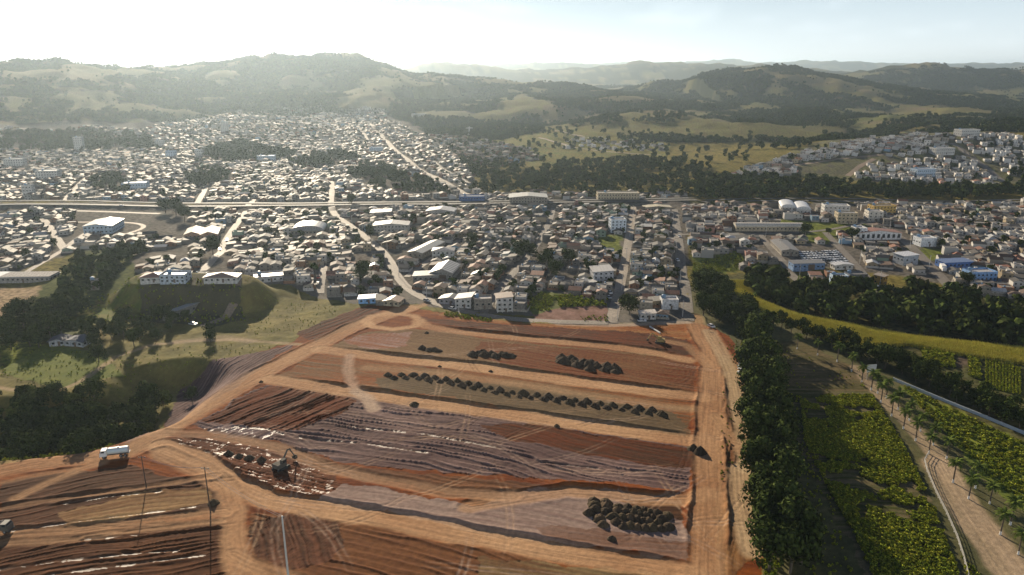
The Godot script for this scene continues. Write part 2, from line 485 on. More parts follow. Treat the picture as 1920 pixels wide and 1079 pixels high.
	add_zone(pv([-112.2,-231.7,-105.9,-250.1,-97.1,-266.0,-61.0,-255.2,-31.4,-245.2,7.5,-234.1,59.8,-215.9,51.8,-189.9,27.3,-194.0,0.0,-197.9,-33.2,-201.9,-54.2,-206.4,-69.9,-214.2,-78.8,-220.2,-93.9,-222.5]), mauve2, mauve, {"amp": 0.34, "dir": Vector2(24.0, -209.0) - Vector2(-58.7, -235.0), "freq": 0.36, "line": 2.3})
	add_zone(pv([-110.4,-234.1,-104.4,-251.5,-95.7,-265.0,-74.4,-260.0,-57.8,-251.5,-62.0,-241.2,-73.7,-227.8,-91.4,-230.9]), umber, red, {"amp": 0.3, "dir": Vector2(-65.5, -257.1) - Vector2(-85.8, -230.9), "freq": 0.42, "line": 2.0})
	add_zone(pv([-111.0,-230.9,-93.5,-231.7,-76.9,-226.2,-83.1,-222.5,-95.7,-222.5]), Color(0.42, 0.33, 0.31), mauve, {"amp": 0.22, "dir": Vector2(-65.5, -257.1) - Vector2(-85.8, -230.9), "freq": 0.6, "wet": 1.0})
	add_zone(pv([-11.3,-232.9,7.5,-232.9,61.2,-214.2,57.6,-200.9,37.3,-206.4,17.5,-214.2,0.0,-220.2]), umber, red, {"amp": 0.09, "dir": Vector2(49.6, -209.0) - Vector2(7.3, -225.1), "freq": 0.6})
	add_zone(pv([-120.0,-216.6,-113.1,-225.1,-97.8,-223.2,-76.4,-212.4,-55.9,-199.4,-51.0,-191.9,-57.5,-186.3,-76.4,-191.9,-92.1,-199.4,-115.6,-209.0]), Color(0.19, 0.075, 0.04), Color(0.11, 0.045, 0.028), {"amp": 0.28, "dir": Vector2(-58.1, -194.8) - Vector2(-105.9, -212.4), "freq": 0.75, "wet": 1.0})
	add_zone(pv([-97.5,-222.5,-78.3,-218.8,-53.9,-205.1,-33.0,-200.0,-9.8,-196.9,9.6,-192.8,0.0,-182.2,-12.3,-184.9,-32.0,-193.4,-52.6,-199.4,-72.4,-210.7]), Color(0.22, 0.105, 0.055), Color(0.13, 0.06, 0.035), {"amp": 0.16, "dir": Vector2(-9.6, -191.9) - Vector2(-61.2, -207.4), "freq": 0.5})
	add_zone(pv([-57.1,-184.9,-51.4,-194.0,-41.4,-191.9,-24.7,-184.9,-9.1,-181.7,9.6,-191.9,26.9,-190.5,49.4,-184.9,46.7,-169.7,43.0,-159.6,19.4,-162.8,-8.6,-169.7,-29.8,-177.0,-47.0,-180.9]), Color(0.40, 0.30, 0.25), Color(0.30, 0.21, 0.18), {"amp": 0.05, "dir": Vector2(20.4, -172.1) - Vector2(-24.7, -184.9), "freq": 0.5})
	add_zone(pv([7.3,-172.1,20.3,-171.6,39.7,-166.9,46.1,-166.9,43.5,-158.5,26.2,-161.8,8.5,-166.2]), Color(0.2, 0.11, 0.075), Color(0.3, 0.2, 0.16), {"amp": 0.05, "dir": Vector2(40.7, -165.1) - Vector2(8.6, -169.7)})
	add_zone(pv([30.7,-183.5,37.1,-185.4,49.6,-183.3,47.9,-175.5,40.3,-177.5]), Color(0.15, 0.075, 0.042), umber, {"amp": 0.05})
	add_zone(pv([-73.4,-178.3,-60.6,-180.9,-47.9,-178.3,-28.9,-170.9,0.0,-160.7,16.0,-155.4,15.3,-146.6,-61.2,-146.6]), Color(0.13, 0.055, 0.032), Color(0.22, 0.10, 0.05), {"amp": 0.22, "dir": Vector2(-1.3, -156.4) - Vector2(-37.8, -172.1), "freq": 0.4, "line": 2.6})
	add_zone(pv([-71.3,-175.8,-60.1,-179.1,-48.8,-175.8,-44.5,-162.8,-48.4,-156.4,-58.5,-154.4,-66.0,-160.7]), Color(0.17, 0.075, 0.045), umber, {"amp": 0.3, "dir": Vector2(-53.8, -156.4) - Vector2(-59.6, -174.5), "freq": 0.5})
	add_zone(pv([-8.2,-159.6,13.4,-156.4,37.0,-153.4,38.3,-146.6,-7.7,-146.6]), Color(0.28, 0.2, 0.11), Color(0.2, 0.11, 0.06), {"amp": 0.06, "dir": Vector2(31.8, -153.4) - Vector2(-1.4, -159.6)})
	add_zone(pv([-154.8,-194.8,-141.4,-199.4,-119.1,-204.1,-108.5,-199.4,-94.1,-196.3,-84.4,-187.6,-80.6,-179.6,-97.6,-175.8,-136.4,-167.4]), Color(0.17, 0.075, 0.042), Color(0.10, 0.05, 0.03), {"amp": 0.18, "dir": Vector2(-93.5, -194.8) - Vector2(-135.6, -179.6), "freq": 0.45, "line": 2.2})
	add_zone(pv([-128.0,-179.6,-111.6,-189.1,-92.4,-191.9,-83.3,-184.9,-98.8,-178.3,-121.4,-173.3]), Color(0.40, 0.27, 0.15), Color(0.24, 0.13, 0.07), {"amp": 0.06, "dir": Vector2(-93.5, -194.8) - Vector2(-135.6, -179.6)})
	add_zone(pv([-142.1,-167.4,-111.1,-173.3,-78.4,-175.8,-74.7,-169.7,-67.6,-146.6,-127.6,-146.6]), Color(0.20, 0.09, 0.045), Color(0.11, 0.048, 0.026), {"amp": 0.24, "dir": Vector2(-81.9, -173.3) - Vector2(-123.7, -160.7), "freq": 0.42, "line": 1.9})
	# the edge strip between the two roads on the right
	add_zone(pv([90.7,-301.2,96.5,-289.0,87.2,-247.8,71.7,-196.3,68.1,-179.6,63.8,-160.7,49.5,-150.4,62.5,-196.3,77.3,-247.8]), Color(0.33, 0.19, 0.095), Color(0.20, 0.09, 0.045), {"amp": 0.16, "dir": Vector2(64.9, -196.3) - Vector2(79.3, -247.8)})
	add_zone(pv([84.6,-277.6,85.1,-267.0,78.0,-230.9,72.8,-209.0,64.9,-190.5,59.0,-179.6,50.1,-150.4,51.1,-150.4,67.3,-212.4]), Color(0.17, 0.075, 0.04), Color(0.26, 0.14, 0.075), {"amp": 0.3, "dir": Vector2(64.9, -196.3) - Vector2(79.3, -247.8)})
	# --- haul roads
	add_track(pv([-166.6,-197.9,-152.4,-206.4,-139.0,-209.7,-125.7,-213.8,-120.9,-226.2,-116.2,-241.2,-109.4,-259.5,-101.7,-280.4,-88.8,-307.7,-77.2,-332.4,-64.8,-350.6,-54.3,-362.7]), 5.2, tan, {"soft": 2.4})
	add_track(pv([-73.0,-342.5,-70.9,-349.8,-61.4,-354.8,-50.0,-350.6,-45.2,-342.5,-47.4,-334.6,-57.5,-330.1,-68.1,-334.6,-73.0,-342.5]), 2.4, tan2, {"berm": 0.1})
	add_track(pv([-61.0,-352.3,-50.2,-363.6,-45.4,-369.9]), 2.2, tan, {"berm": 0.0})
	add_track(pv([-46.5,-342.5,-41.4,-334.6,-28.0,-327.9,-10.0,-322.1,9.8,-316.4,29.1,-311.7,47.8,-306.3,63.4,-299.9,75.5,-291.3]), 3.4, tan, {"berm": 0.1, "k": 0.85, "cut": 0.9})
	add_track(pv([-85.6,-304.4,-50.6,-293.1,-13.4,-283.2,19.3,-271.2,49.8,-261.0,73.0,-254.3]), 4.2, tan2, {"berm": 0.15, "cut": 1.0})
	add_track(pv([-60.2,-283.2,-30.7,-277.6,8.4,-264.5,47.9,-249.6,66.6,-244.3]), 3.0, Color(0.36, 0.23, 0.12), {"berm": 0.0, "k": 0.7, "soft": 2.5})
	add_track(pv([-97.6,-271.7,-84.7,-267.0,-61.8,-259.0,-31.9,-249.2,7.6,-237.4,35.1,-228.6,64.3,-219.5]), 4.2, tan2, {"berm": 0.15, "cut": 1.0})
	add_track(pv([-70.8,-296.2,-68.7,-283.2,-64.9,-269.6,-60.3,-259.5,-54.2,-251.5,-50.9,-244.3]), 2.2, Color(0.42, 0.28, 0.19), {"berm": 0.15})
	add_track(pv([-60.3,-259.5,-54.8,-254.7,-51.1,-245.2]), 2.6, Color(0.46, 0.34, 0.24), {"berm": 0.0})
	add_track(pv([-12.2,-181.7,0.0,-185.4,15.8,-189.9,26.7,-188.8,40.2,-185.4,51.1,-185.4,58.2,-189.1]), 3.0, tan, {"berm": 0.2, "k": 0.85, "cut": 0.8})
	add_track(pv([-117.0,-217.7,-98.6,-207.4,-85.5,-194.8,-71.2,-185.4,-54.5,-180.9,-38.7,-177.0,-29.4,-174.3,-17.3,-170.2,-5.7,-166.9,5.6,-163.3,19.1,-159.6,32.3,-156.4,44.8,-152.8]), 4.0, tan2, {"berm": 0.2, "cut": 0.9})
	add_track(pv([-114.6,-212.4,-98.3,-202.5,-85.2,-191.9,-78.3,-179.6,-74.4,-167.4,-69.2,-156.4,-64.2,-151.4]), 3.4, tan, {"berm": 0.3})
	add_track(pv([-72.0,-160.7,-66.0,-156.9,-58.2,-153.4,-52.1,-150.4]), 2.2, tan, {"berm": 0.1})
	add_track(pv([-122.8,-226.2,-102.2,-225.1,-77.7,-216.6,-56.7,-202.5,-35.5,-194.8,-18.9,-189.1,0.0,-187.6]), 2.6, Color(0.34, 0.2, 0.11), {"berm": 0.2, "k": 0.8})
	add_track(pv([-144.4,-186.3,-140.3,-194.8,-135.0,-202.5,-130.4,-206.4]), 1.8, tan, {"berm": 0.0})
	add_track(pv([-159.2,-191.9,-147.4,-198.5,-136.6,-202.5]), 1.2, tan, {"berm": 0.0, "k": 0.7})
	add_track(pv([-142.9,-168.5,-118.5,-170.9,-97.6,-175.8,-81.3,-179.6]), 2.4, tan, {"berm": 0.4, "k": 0.7})
	add_track(pv([-140.2,-164.6,-116.2,-166.9,-95.9,-172.1,-81.1,-175.0]), 1.4, tan2, {"berm": 0.25, "k": 0.6})
	add_track(pv([-150.6,-179.6,-130.4,-186.3,-112.6,-191.0,-91.7,-198.5]), 1.2, tan, {"berm": 0.7, "k": 0.5})
	add_track(pv([91.2,-348.1,88.8,-325.0,88.0,-304.4,83.8,-283.2,76.4,-257.1,65.7,-219.5,57.8,-187.6,52.0,-167.4,46.6,-146.6]), 4.4, tan, {"berm": 0.7, "soft": 1.6})
	add_track(pv([71.0,-314.4,79.5,-309.0,82.5,-283.2]), 2.6, tan, {"berm": 0.2, "k": 0.7})
	add_track(pv([93.9,-327.1,92.7,-304.4,90.3,-277.6,84.3,-247.8,79.0,-223.2,73.3,-202.5]), 3.3, Color(0.46, 0.33, 0.19), {"berm": 0.3, "soft": 1.2})
	add_track(pv([73.0,-239.1,73.9,-225.1,75.0,-212.4]), 2.2, tan, {"berm": 0.2})
	add_track(pv([70.8,-202.5,66.9,-187.6,63.7,-172.1,62.2,-161.8]), 3.2, Color(0.50, 0.36, 0.21), {"berm": 0.2, "soft": 1.5})
	add_track(pv([23.5,-338.5,49.4,-336.2,86.9,-340.9]), 2.6, Color(0.40, 0.33, 0.25), {"berm": 0.0, "k": 0.8})
	# tyre marks left all over the plots
	var site := pv([-126.4,-156.4,-138.6,-179.6,-126.6,-202.5,-112.5,-219.5,-107.1,-247.8,-92.5,-295.0,-65.6,-325.0,-41.4,-334.6,10.0,-321.4,77.7,-301.2,65.3,-230.9,48.4,-156.4])
	for k in 80:
		var p := random_in(site)
		var d := Vector2(1, 0.12).rotated(rng.randfn() * 0.5)
		if rng.randf() < 0.25:
			d = Vector2(0.1, 1)
		var bend := rng.randfn() * 0.12
		var mark := PackedVector2Array([p])
		for q in 7:
			p += d * rng.randf_range(4.0, 9.0)
			d = d.rotated(bend)
			mark.append(p)
		var long := 0.0
		for q in 7:
			long += mark[q].distance_to(mark[q + 1])
		add_track(mark, 1.0, [Color(0.46, 0.30, 0.18), Color(0.42, 0.30, 0.22), Color(0.09, 0.045, 0.025)][k % 3], {"ruts": true, "long": long, "k": rng.randf_range(0.3, 0.65), "berm": 0.0})
	# water standing in ruts
	for l in [pv([-135.7,-170.6,-121.9,-174.3,-106.2,-178.0,-90.6,-181.9]), pv([-128.8,-183.5,-118.5,-187.1,-104.2,-189.9]), pv([-129.0,-154.4,-113.9,-158.1,-98.9,-160.7,-87.1,-162.0]), pv([-114.6,-152.6,-99.3,-156.0,-79.5,-160.2]), pv([-113.4,-166.9,-100.1,-168.8]), pv([-72.2,-222.5,-49.8,-218.8,-27.8,-212.4]), pv([-55.9,-230.9,-29.2,-225.1,-3.5,-215.2]), pv([8.5,-206.4,26.7,-202.5]), pv([-97.0,-230.9,-85.0,-228.6,-78.4,-225.1])]:
		add_track(l, 0.32, Color(0.14, 0.09, 0.06), {"wet": true, "berm": 0.25, "soft": 0.25, "rut": 0.2})
	# farm tracks left of the site
	add_track(pv([-230.6,-269.6,-200.5,-263.0,-185.5,-259.0,-176.1,-260.5,-172.6,-269.1,-172.4,-280.4,-171.7,-296.2,-163.9,-309.0,-149.3,-314.4,-128.0,-316.4,-96.8,-310.3]), 1.5, Color(0.36, 0.26, 0.15), {"berm": 0.0, "soft": 0.8})
	add_track(pv([-153.6,-313.0,-134.0,-319.2,-119.9,-314.4]), 3.0, Color(0.32, 0.23, 0.15), {"berm": 0.0, "k": 0.6})
	# the palm drive on the right
	add_track(pv([144.9,-283.2,141.0,-252.4,139.9,-230.9,137.0,-209.0,132.1,-189.1,129.4,-172.1,127.7,-150.4]), 3.2, Color(0.34, 0.25, 0.16), {"berm": 0.1, "soft": 1.0})
	add_track(pv([135.1,-205.7,129.6,-184.9,126.4,-167.4,123.7,-152.4]), 5.0, Color(0.40, 0.29, 0.185), {"berm": 0.0, "soft": 1.0})

func set_noise(n: FastNoiseLite, seed_: int, freq: float, octaves: int) -> void:
	n.seed = seed_
	n.noise_type = FastNoiseLite.TYPE_SIMPLEX_SMOOTH
	n.frequency = freq
	n.fractal_octaves = octaves

func _ready() -> void:
	rng.seed = 20
	# --- camera
	var cam := Camera3D.new()
	cam.name = "camera"
	add_child(cam)
	cam.position = Vector3(0, 120, 0)
	cam.rotation_degrees = Vector3(-16.7, 0, 0)
	cam.fov = 42.96
	cam.near = 1.0
	cam.far = 40000.0
	cam.current = true
	# --- sun
	var az := deg_to_rad(21.6)
	var el := deg_to_rad(19.0)
	var to_sun := Vector3(-sin(az) * cos(el), sin(el), -cos(az) * cos(el))
	var sun := DirectionalLight3D.new()
	sun.name = "sun"
	add_child(sun)
	sun.look_at_from_position(to_sun * 100.0, Vector3.ZERO)
	sun.light_color = Color(1.0, 0.93, 0.82)
	sun.light_energy = 1.6
	sun.light_angular_distance = 0.5
	sun.shadow_enabled = true
	# --- sky and air
	var env := Environment.new()
	env.background_mode = Environment.BG_SKY
	env.sky = Sky.new()
	env.sky.sky_material = make_sky(to_sun)
	env.tonemap_mode = Environment.TONE_MAPPER_LINEAR
	env.tonemap_exposure = 1.95
	env.volumetric_fog_enabled = true
	env.background_energy_multiplier = 0.5
	env.volumetric_fog_density = 0.000065
	env.volumetric_fog_albedo = Color(0.84, 0.93, 1.0)
	env.volumetric_fog_anisotropy = 0.68
	env.sdfgi_enabled = true
	env.ssao_enabled = true
	env.ssil_enabled = true
	var we := WorldEnvironment.new()
	we.name = "environment"
	we.environment = env
	add_child(we)
	# --- noise fields
	set_noise(n_big, 3, 1.0 / 900.0, 3)
	set_noise(n_mid, 5, 1.0 / 240.0, 4)
	set_noise(n_fine, 8, 1.0 / 9.0, 3)
	set_noise(n_streak, 11, 1.0, 2)
	set_noise(n_wood, 14, 1.0 / 520.0, 4)
	for r in RIDGES:
		var ps := PackedVector3Array()
		var flat := PackedVector2Array()
		for i in range(1, r.size(), 3):
			ps.append(Vector3(r[i], r[i + 1], r[i + 2]))
			flat.append(Vector2(r[i], r[i + 2]))
		ridge_data.append({"pts": ps, "w2": float(r[0]) * float(r[0]), "box": box_of(flat, r[0] * 2.7)})
	lay_out_ground()
	var t0 := Time.get_ticks_msec()
	build_ground()
	print("ground ", Time.get_ticks_msec() - t0)
	make_materials()
	build_streets()
	build_landmarks()
	lay_out_town()
	build_houses()
	print("town ", Time.get_ticks_msec() - t0)
	make_tree_kinds()
	build_trees()
	build_fields()
	print("plants ", Time.get_ticks_msec() - t0)
	build_mounds()
	build_vehicles()
	build_drive()
	build_small()
	print("all ", Time.get_ticks_msec() - t0)

func make_materials() -> void:
	mats.street = earth_material(0.78, 1.0 / 12.0, grain_texture(256, 0.03, 51, 0.75, 1.12), null, 0.0, 0.4)
	mats.glass = plain(lin(0.025, 0.03, 0.035), 0.12)
	mats.door = plain(lin(0.10, 0.07, 0.05), 0.6)
	mats.tank = plain(lin(0.14, 0.24, 0.36), 0.5)
	mats.slab = plain(lin(0.145, 0.132, 0.115), 0.85)
	mats.skylight = plain(lin(0.48, 0.47, 0.43), 0.5)
	mats.concrete = plain(lin(0.46, 0.45, 0.42), 0.7)
	mats.limewash = plain(lin(0.50, 0.55, 0.60), 0.8)
	mats.rubber = plain(lin(0.025, 0.024, 0.023), 0.85)
	mats.steel = plain(lin(0.30, 0.30, 0.30), 0.4, 0.6)
	house_materials()
	make_house_kinds()
	mats.far_wall = plain(Color.WHITE, 0.9, 0.0, 0.2)
	mats.far_wall.vertex_color_use_as_albedo = true
	mats.far_roof = plain(Color.WHITE, 0.72, 0.0, 0.4)
	mats.far_roof.vertex_color_use_as_albedo = true

func make_sky(to_sun: Vector3) -> Material:
	var w := 1024
	var h := 512
	var im := Image.create(w, h, false, Image.FORMAT_RGBF)
	var wisps := FastNoiseLite.new()
	set_noise(wisps, 31, 1.0, 5)
	for j in range(h):
		var up := (0.5 - (j + 0.5) / h) * PI
		for i in range(w):
			var a := (i + 0.5) / w * TAU
			# Godot's panorama: the middle column looks along -z
			var dir := Vector3(-sin(a) * cos(up) * -1.0, sin(up), cos(a) * cos(up))
			dir = Vector3(sin(a - PI) * cos(up), sin(up), -cos(a - PI) * cos(up))
			var y := maxf(dir.y, 0.0)
			var g := dir.dot(to_sun)
			var base := Vector3(0.03, 0.075, 0.2).lerp(Vector3(0.74, 0.96, 1.07), pow(1.0 - y, 4.5))
			base = base.lerp(Vector3(1.0, 1.05, 1.04), pow(1.0 - y, 14.0))
			var level := Vector2(dir.x, dir.z).normalized().dot(Vector2(to_sun.x, to_sun.z).normalized())
			var glow := 0.9 * pow(maxf(g, 0.0), 12.0) + 3.2 * pow(maxf(g, 0.0), 60.0) + 1.3 * pow(maxf(level, 0.0), 4.0) * pow(1.0 - y, 9.0)
			base += Vector3(1.0, 0.96, 0.88) * glow
			if dir.y > 0.0:
				var e := dir.y + 0.03
				var n := wisps.get_noise_2d(dir.x / e * 0.55, dir.z / e * 0.28)
				base += Vector3(1, 1, 1) * clampf(n - 0.2, 0.0, 0.4) * 0.3 * smoothstep(0.01, 0.05, dir.y)
			else:
				base *= 0.55
			im.set_pixel(i, j, Color(base.x, base.y, base.z))
	var m := PanoramaSkyMaterial.new()
	m.panorama = ImageTexture.create_from_image(im)
	return m

const RIDGES := [
	[620, -2064.6,114.9,-2176.5,-1713.2,121.0,-2214.7,-1473.8,119.4,-2202.4,-1312.4,130.2,-2244.5,-1230.4,114.0,-2290.5,-1164.0,104.9,-2380.7,-1108.9,93.2,-2516.5,-1096.2,82.1,-2630.8],
	[620, -1120.2,84.7,-2783.0,-990.0,105.2,-2725.8,-887.3,123.2,-2708.4,-785.4,139.1,-2687.6,-679.5,152.1,-2716.3,-579.7,140.9,-2688.2,-463.7,119.3,-2659.9,-337.1,97.9,-2678.9,-169.7,88.9,-2694.7,-18.6,64.1,-2649.9,88.0,35.9,-2498.5],
	[230, -1169.9,46.7,-1560.1,-1072.3,55.1,-1688.3,-1035.1,59.7,-1769.5,-958.8,52.2,-1812.0,-846.4,33.6,-1812.1,-765.1,21.2,-1739.1],
	[200, -741.6,34.4,-2018.1,-678.3,52.9,-2092.8,-570.5,43.9,-2021.0],
	[200, -441.6,30.3,-1950.6,-342.5,41.2,-2021.2,-225.2,21.9,-1987.3],
	[210, -102.2,9.5,-1797.1,-39.3,26.9,-1849.6,20.1,41.5,-1899.9,82.5,46.4,-1948.3,164.9,33.3,-1943.0,227.5,16.1,-1886.3],
	[170, 147.5,15.1,-1593.2,202.8,33.0,-1587.1,257.7,34.6,-1579.1,323.3,28.4,-1515.9,382.1,24.2,-1450.5,452.2,19.3,-1377.7,511.5,12.8,-1324.7,561.0,4.4,-1282.7],
	[480, 541.9,22.6,-2848.9,636.1,70.5,-2880.6,719.4,105.3,-2860.9,866.1,110.9,-2820.0,971.6,116.4,-2785.4,1057.5,94.3,-2700.3,1167.6,64.9,-2599.9,1321.7,33.3,-2468.4],
	[230, 262.9,13.0,-2184.2,437.6,3.0,-2207.0,554.9,17.6,-2180.5,710.1,29.3,-2187.6,792.6,27.3,-2159.1,860.3,20.2,-2024.8,912.4,14.6,-1891.4],
	[200, 564.9,17.5,-1656.3,664.7,24.7,-1672.8,724.7,18.9,-1592.9,775.6,15.2,-1512.8],
	[300, 1166.1,43.8,-2764.1,1180.1,37.8,-2428.5,1229.0,29.7,-2177.0,1277.6,26.3,-2031.7,1411.5,35.0,-1941.1],
	[200, 857.5,20.6,-1751.4,938.4,22.3,-1652.1,1024.0,18.5,-1600.5,1100.9,21.5,-1548.6],
	[700, 1572.9,80.3,-4322.7,1791.0,81.4,-4128.2,1954.0,103.5,-4053.6,2086.5,119.5,-3987.0,2181.9,127.1,-3935.7,2277.2,106.1,-3881.3,2379.6,98.5,-3701.0,2586.6,101.0,-3559.4,2880.3,107.9,-3326.3],
	[800, 84.0,67.5,-5999.4,501.2,103.7,-5979.0,788.9,119.6,-5947.9,990.2,143.2,-5917.7,1190.0,127.3,-5880.8,1385.3,123.2,-5837.9,1576.4,107.2,-5373.6,1912.8,96.6,-5263.2],
	[500, -775.7,85.1,-5546.0,-621.8,111.1,-5565.4,-467.2,129.8,-5580.5,-312.2,118.6,-5591.3,-153.7,96.3,-5497.9],
	[900, -5613.7,120.8,-6382.5,-4376.9,108.8,-7286.5,-3602.2,114.2,-7699.0,-3329.5,130.1,-7820.8,-2999.2,114.6,-7953.3,-2072.4,115.0,-8243.5,-1175.7,115.3,-8418.3,-751.0,140.0,-8968.6,0.0,122.1,-9000.0,627.0,116.1,-8978.1],
	[1200, -522.9,154.6,-12489.1,783.8,137.9,-12475.4,1896.3,162.3,-12355.3,2803.3,177.7,-12181.6,3279.2,193.0,-12062.2,3819.5,160.1,-11902.2,4824.8,173.7,-11531.3,5359.3,142.1,-11292.8,6323.6,125.9,-10782.5,7782.5,136.9,-9781.8],
	[130, 303.2,8.5,-910.9,378.1,17.5,-936.6,466.7,26.4,-985.0,549.9,31.2,-1010.0,608.0,34.6,-1011.3,676.3,34.0,-1027.4,770.7,36.9,-1046.9],
	[150, 798.6,19.8,-1269.8,820.0,28.0,-1195.9,890.5,33.4,-1144.3]]

func build_ground() -> void:
	var grain := grain_texture(1024, 0.05, 41, 0.72, 1.12, 6)
	var clods := normal_texture(1024, 0.07, 43, 6.0, 5)
	var dry := earth_material(0.95, 1.0 / 17.0, grain, clods, 0.12, 0.2)
	var wet := earth_material(0.56, 1.0 / 11.0, grain, clods, 0.5, 0.4)
	var xs := PackedFloat32Array()
	var x := PATCH.position.x
	while x <= PATCH.end.x:
		xs.append(x)
		x += 0.41
	var zs := PackedFloat32Array()
	var z := PATCH.end.y
	while z >= PATCH.position.y:
		zs.append(z)
		z -= lerpf(0.34, 0.9, smoothstep(-150.0, -400.0, z))
	zs.reverse()
	structure("site_ground", grid_mesh(xs, zs, dry, wet), "graded red earth of the building site with pale haul roads")
	var country := earth_material(1.0, 1.0 / 60.0, grain_texture(512, 0.03, 47, 0.6, 1.2), null, 0.0, 0.1)
	structure("ground", far_mesh(country), "open country, town ground and hills out to the horizon")

# ---------------------------------------------------------------- mesh building
class Shape:
	var v := PackedVector3Array()
	var n := PackedVector3Array()
	var c := PackedColorArray()
	var tint := Color.WHITE
	var smooth := false

	func tri(a: Vector3, b: Vector3, d: Vector3) -> void:
		v.append(a)
		v.append(b)
		v.append(d)
		c.append(tint)
		c.append(tint)
		c.append(tint)

	# corners clockwise as seen from outside
	func quad(a: Vector3, b: Vector3, d: Vector3, e: Vector3) -> void:
		tri(a, b, d)
		tri(a, d, e)

	func box(lo: Vector3, hi: Vector3, t := Transform3D.IDENTITY) -> void:
		var p := []
		for k in 8:
			p.append(t * Vector3(hi.x if k & 1 else lo.x, hi.y if k & 2 else lo.y, hi.z if k & 4 else lo.z))
		quad(p[0], p[2], p[3], p[1])
		quad(p[5], p[7], p[6], p[4])
		quad(p[4], p[6], p[2], p[0])
		quad(p[1], p[3], p[7], p[5])
		quad(p[2], p[6], p[7], p[3])
		quad(p[4], p[0], p[1], p[5])

	func cylinder(at: Vector3, r0: float, r1: float, h: float, sides := 10, t := Transform3D.IDENTITY) -> void:
		for k in sides:
			var a := TAU * k / sides
			var b := TAU * (k + 1) / sides
			var p0 := at + Vector3(cos(a) * r0, 0, sin(a) * r0)
			var p1 := at + Vector3(cos(b) * r0, 0, sin(b) * r0)
			var q0 := at + Vector3(cos(a) * r1, h, sin(a) * r1)
			var q1 := at + Vector3(cos(b) * r1, h, sin(b) * r1)
			quad(t * p0, t * p1, t * q1, t * q0)
			tri(t * q0, t * q1, t * (at + Vector3(0, h, 0)))
			tri(t * p1, t * p0, t * at)

	# a bar between two points
	func bar(a: Vector3, b: Vector3, r0: float, r1: float, sides := 6) -> void:
		var y := (b - a).normalized()
		var x := y.cross(Vector3(0.31, 0.2, 0.93)).normalized()
		cylinder(Vector3.ZERO, r0, r1, a.distance_to(b), sides, Transform3D(Basis(x, y, x.cross(y)), a))

	func mesh(colored := false) -> ArrayMesh:
		var arr := []
		arr.resize(Mesh.ARRAY_MAX)
		arr[Mesh.ARRAY_VERTEX] = v
		if n.size() == v.size():
			arr[Mesh.ARRAY_NORMAL] = n
		if colored:
			arr[Mesh.ARRAY_COLOR] = c
		var m := ArrayMesh.new()
		if v.size():
			m.add_surface_from_arrays(Mesh.PRIMITIVE_TRIANGLES, arr)
		return m

func box_mesh(lo: Vector3, hi: Vector3) -> ArrayMesh:
	var s := Shape.new()
	s.box(lo, hi)
	return s.mesh()

func gable_roof(s: Shape, w: float, d: float, y: float, rise: float, over := 0.45, thick := 0.14, t := Transform3D.IDENTITY) -> void:
	# ridge along z
	var hw := w / 2.0 + over
	var hd := d / 2.0 + over
	var drop := rise * over / (w / 2.0)
	for k in [-1.0, 1.0]:
		var e0 := Vector3(k * hw, y - drop, -hd)
		var e1 := Vector3(k * hw, y - drop, hd)
		var r0 := Vector3(0, y + rise, -hd)
		var r1 := Vector3(0, y + rise, hd)
		var up := Vector3(0, thick, 0)
		if k > 0:
			s.quad(t * (r0 + up), t * (e0 + up), t * (e1 + up), t * (r1 + up))
			s.quad(t * e0, t * r0, t * r1, t * e1)
		else:
			s.quad(t * (e0 + up), t * (r0 + up), t * (r1 + up), t * (e1 + up))
			s.quad(t * r0, t * e0, t * e1, t * r1)
		s.quad(t * e0, t * e1, t * (e1 + up), t * (e0 + up))
		s.quad(t * e1, t * r1, t * (r1 + up), t * (e1 + up))
		s.quad(t * r0, t * e0, t * (e0 + up), t * (r0 + up))

func gable_walls(s: Shape, w: float, d: float, h: float, rise: float, t := Transform3D.IDENTITY) -> void:
	s.box(Vector3(-w / 2, -0.6, -d / 2), Vector3(w / 2, h, d / 2), t)
	for k in [-1.0, 1.0]:
		var z: float = k * d / 2
		s.tri(t * Vector3(-w / 2, h, z), t * Vector3(0, h + rise, z), t * Vector3(w / 2, h, z))

func hip_roof(s: Shape, w: float, d: float, y: float, rise: float, over := 0.5, t := Transform3D.IDENTITY) -> void:
	var hw := w / 2 + over
	var hd := d / 2 + over
	var r := maxf(d / 2 - w / 2, 0.3)
	var a := Vector3(-hw, y, -hd)
	var b := Vector3(hw, y, -hd)
	var c := Vector3(hw, y, hd)
	var e := Vector3(-hw, y, hd)
	var f := Vector3(0, y + rise, -r)
	var g := Vector3(0, y + rise, r)
	s.quad(t * a, t * f, t * g, t * e)
	s.quad(t * b, t * c, t * g, t * f)
	s.tri(t * a, t * b, t * f)
	s.tri(t * c, t * e, t * g)
	s.box(Vector3(-hw, y - 0.16, -hd), Vector3(hw, y - 0.003, hd), t)

func vault_roof(s: Shape, w: float, d: float, y: float, rise: float, over := 0.3, t := Transform3D.IDENTITY) -> void:
	var n := 12
	var hd := d / 2 + over
	for k in n:
		var a := PI - PI * k / n
		var b := PI - PI * (k + 1) / n
		var p := Vector3(cos(a) * (w / 2 + over), y + sin(a) * rise, -hd)
		var q := Vector3(cos(b) * (w / 2 + over), y + sin(b) * rise, -hd)
		var back := Vector3(0, 0, hd * 2)
		s.quad(t * p, t * q, t * (q + back), t * (p + back))
		s.tri(t * Vector3(0, y, -hd), t * q, t * p)
		s.tri(t * Vector3(0, y, hd), t * (p + back), t * (q + back))

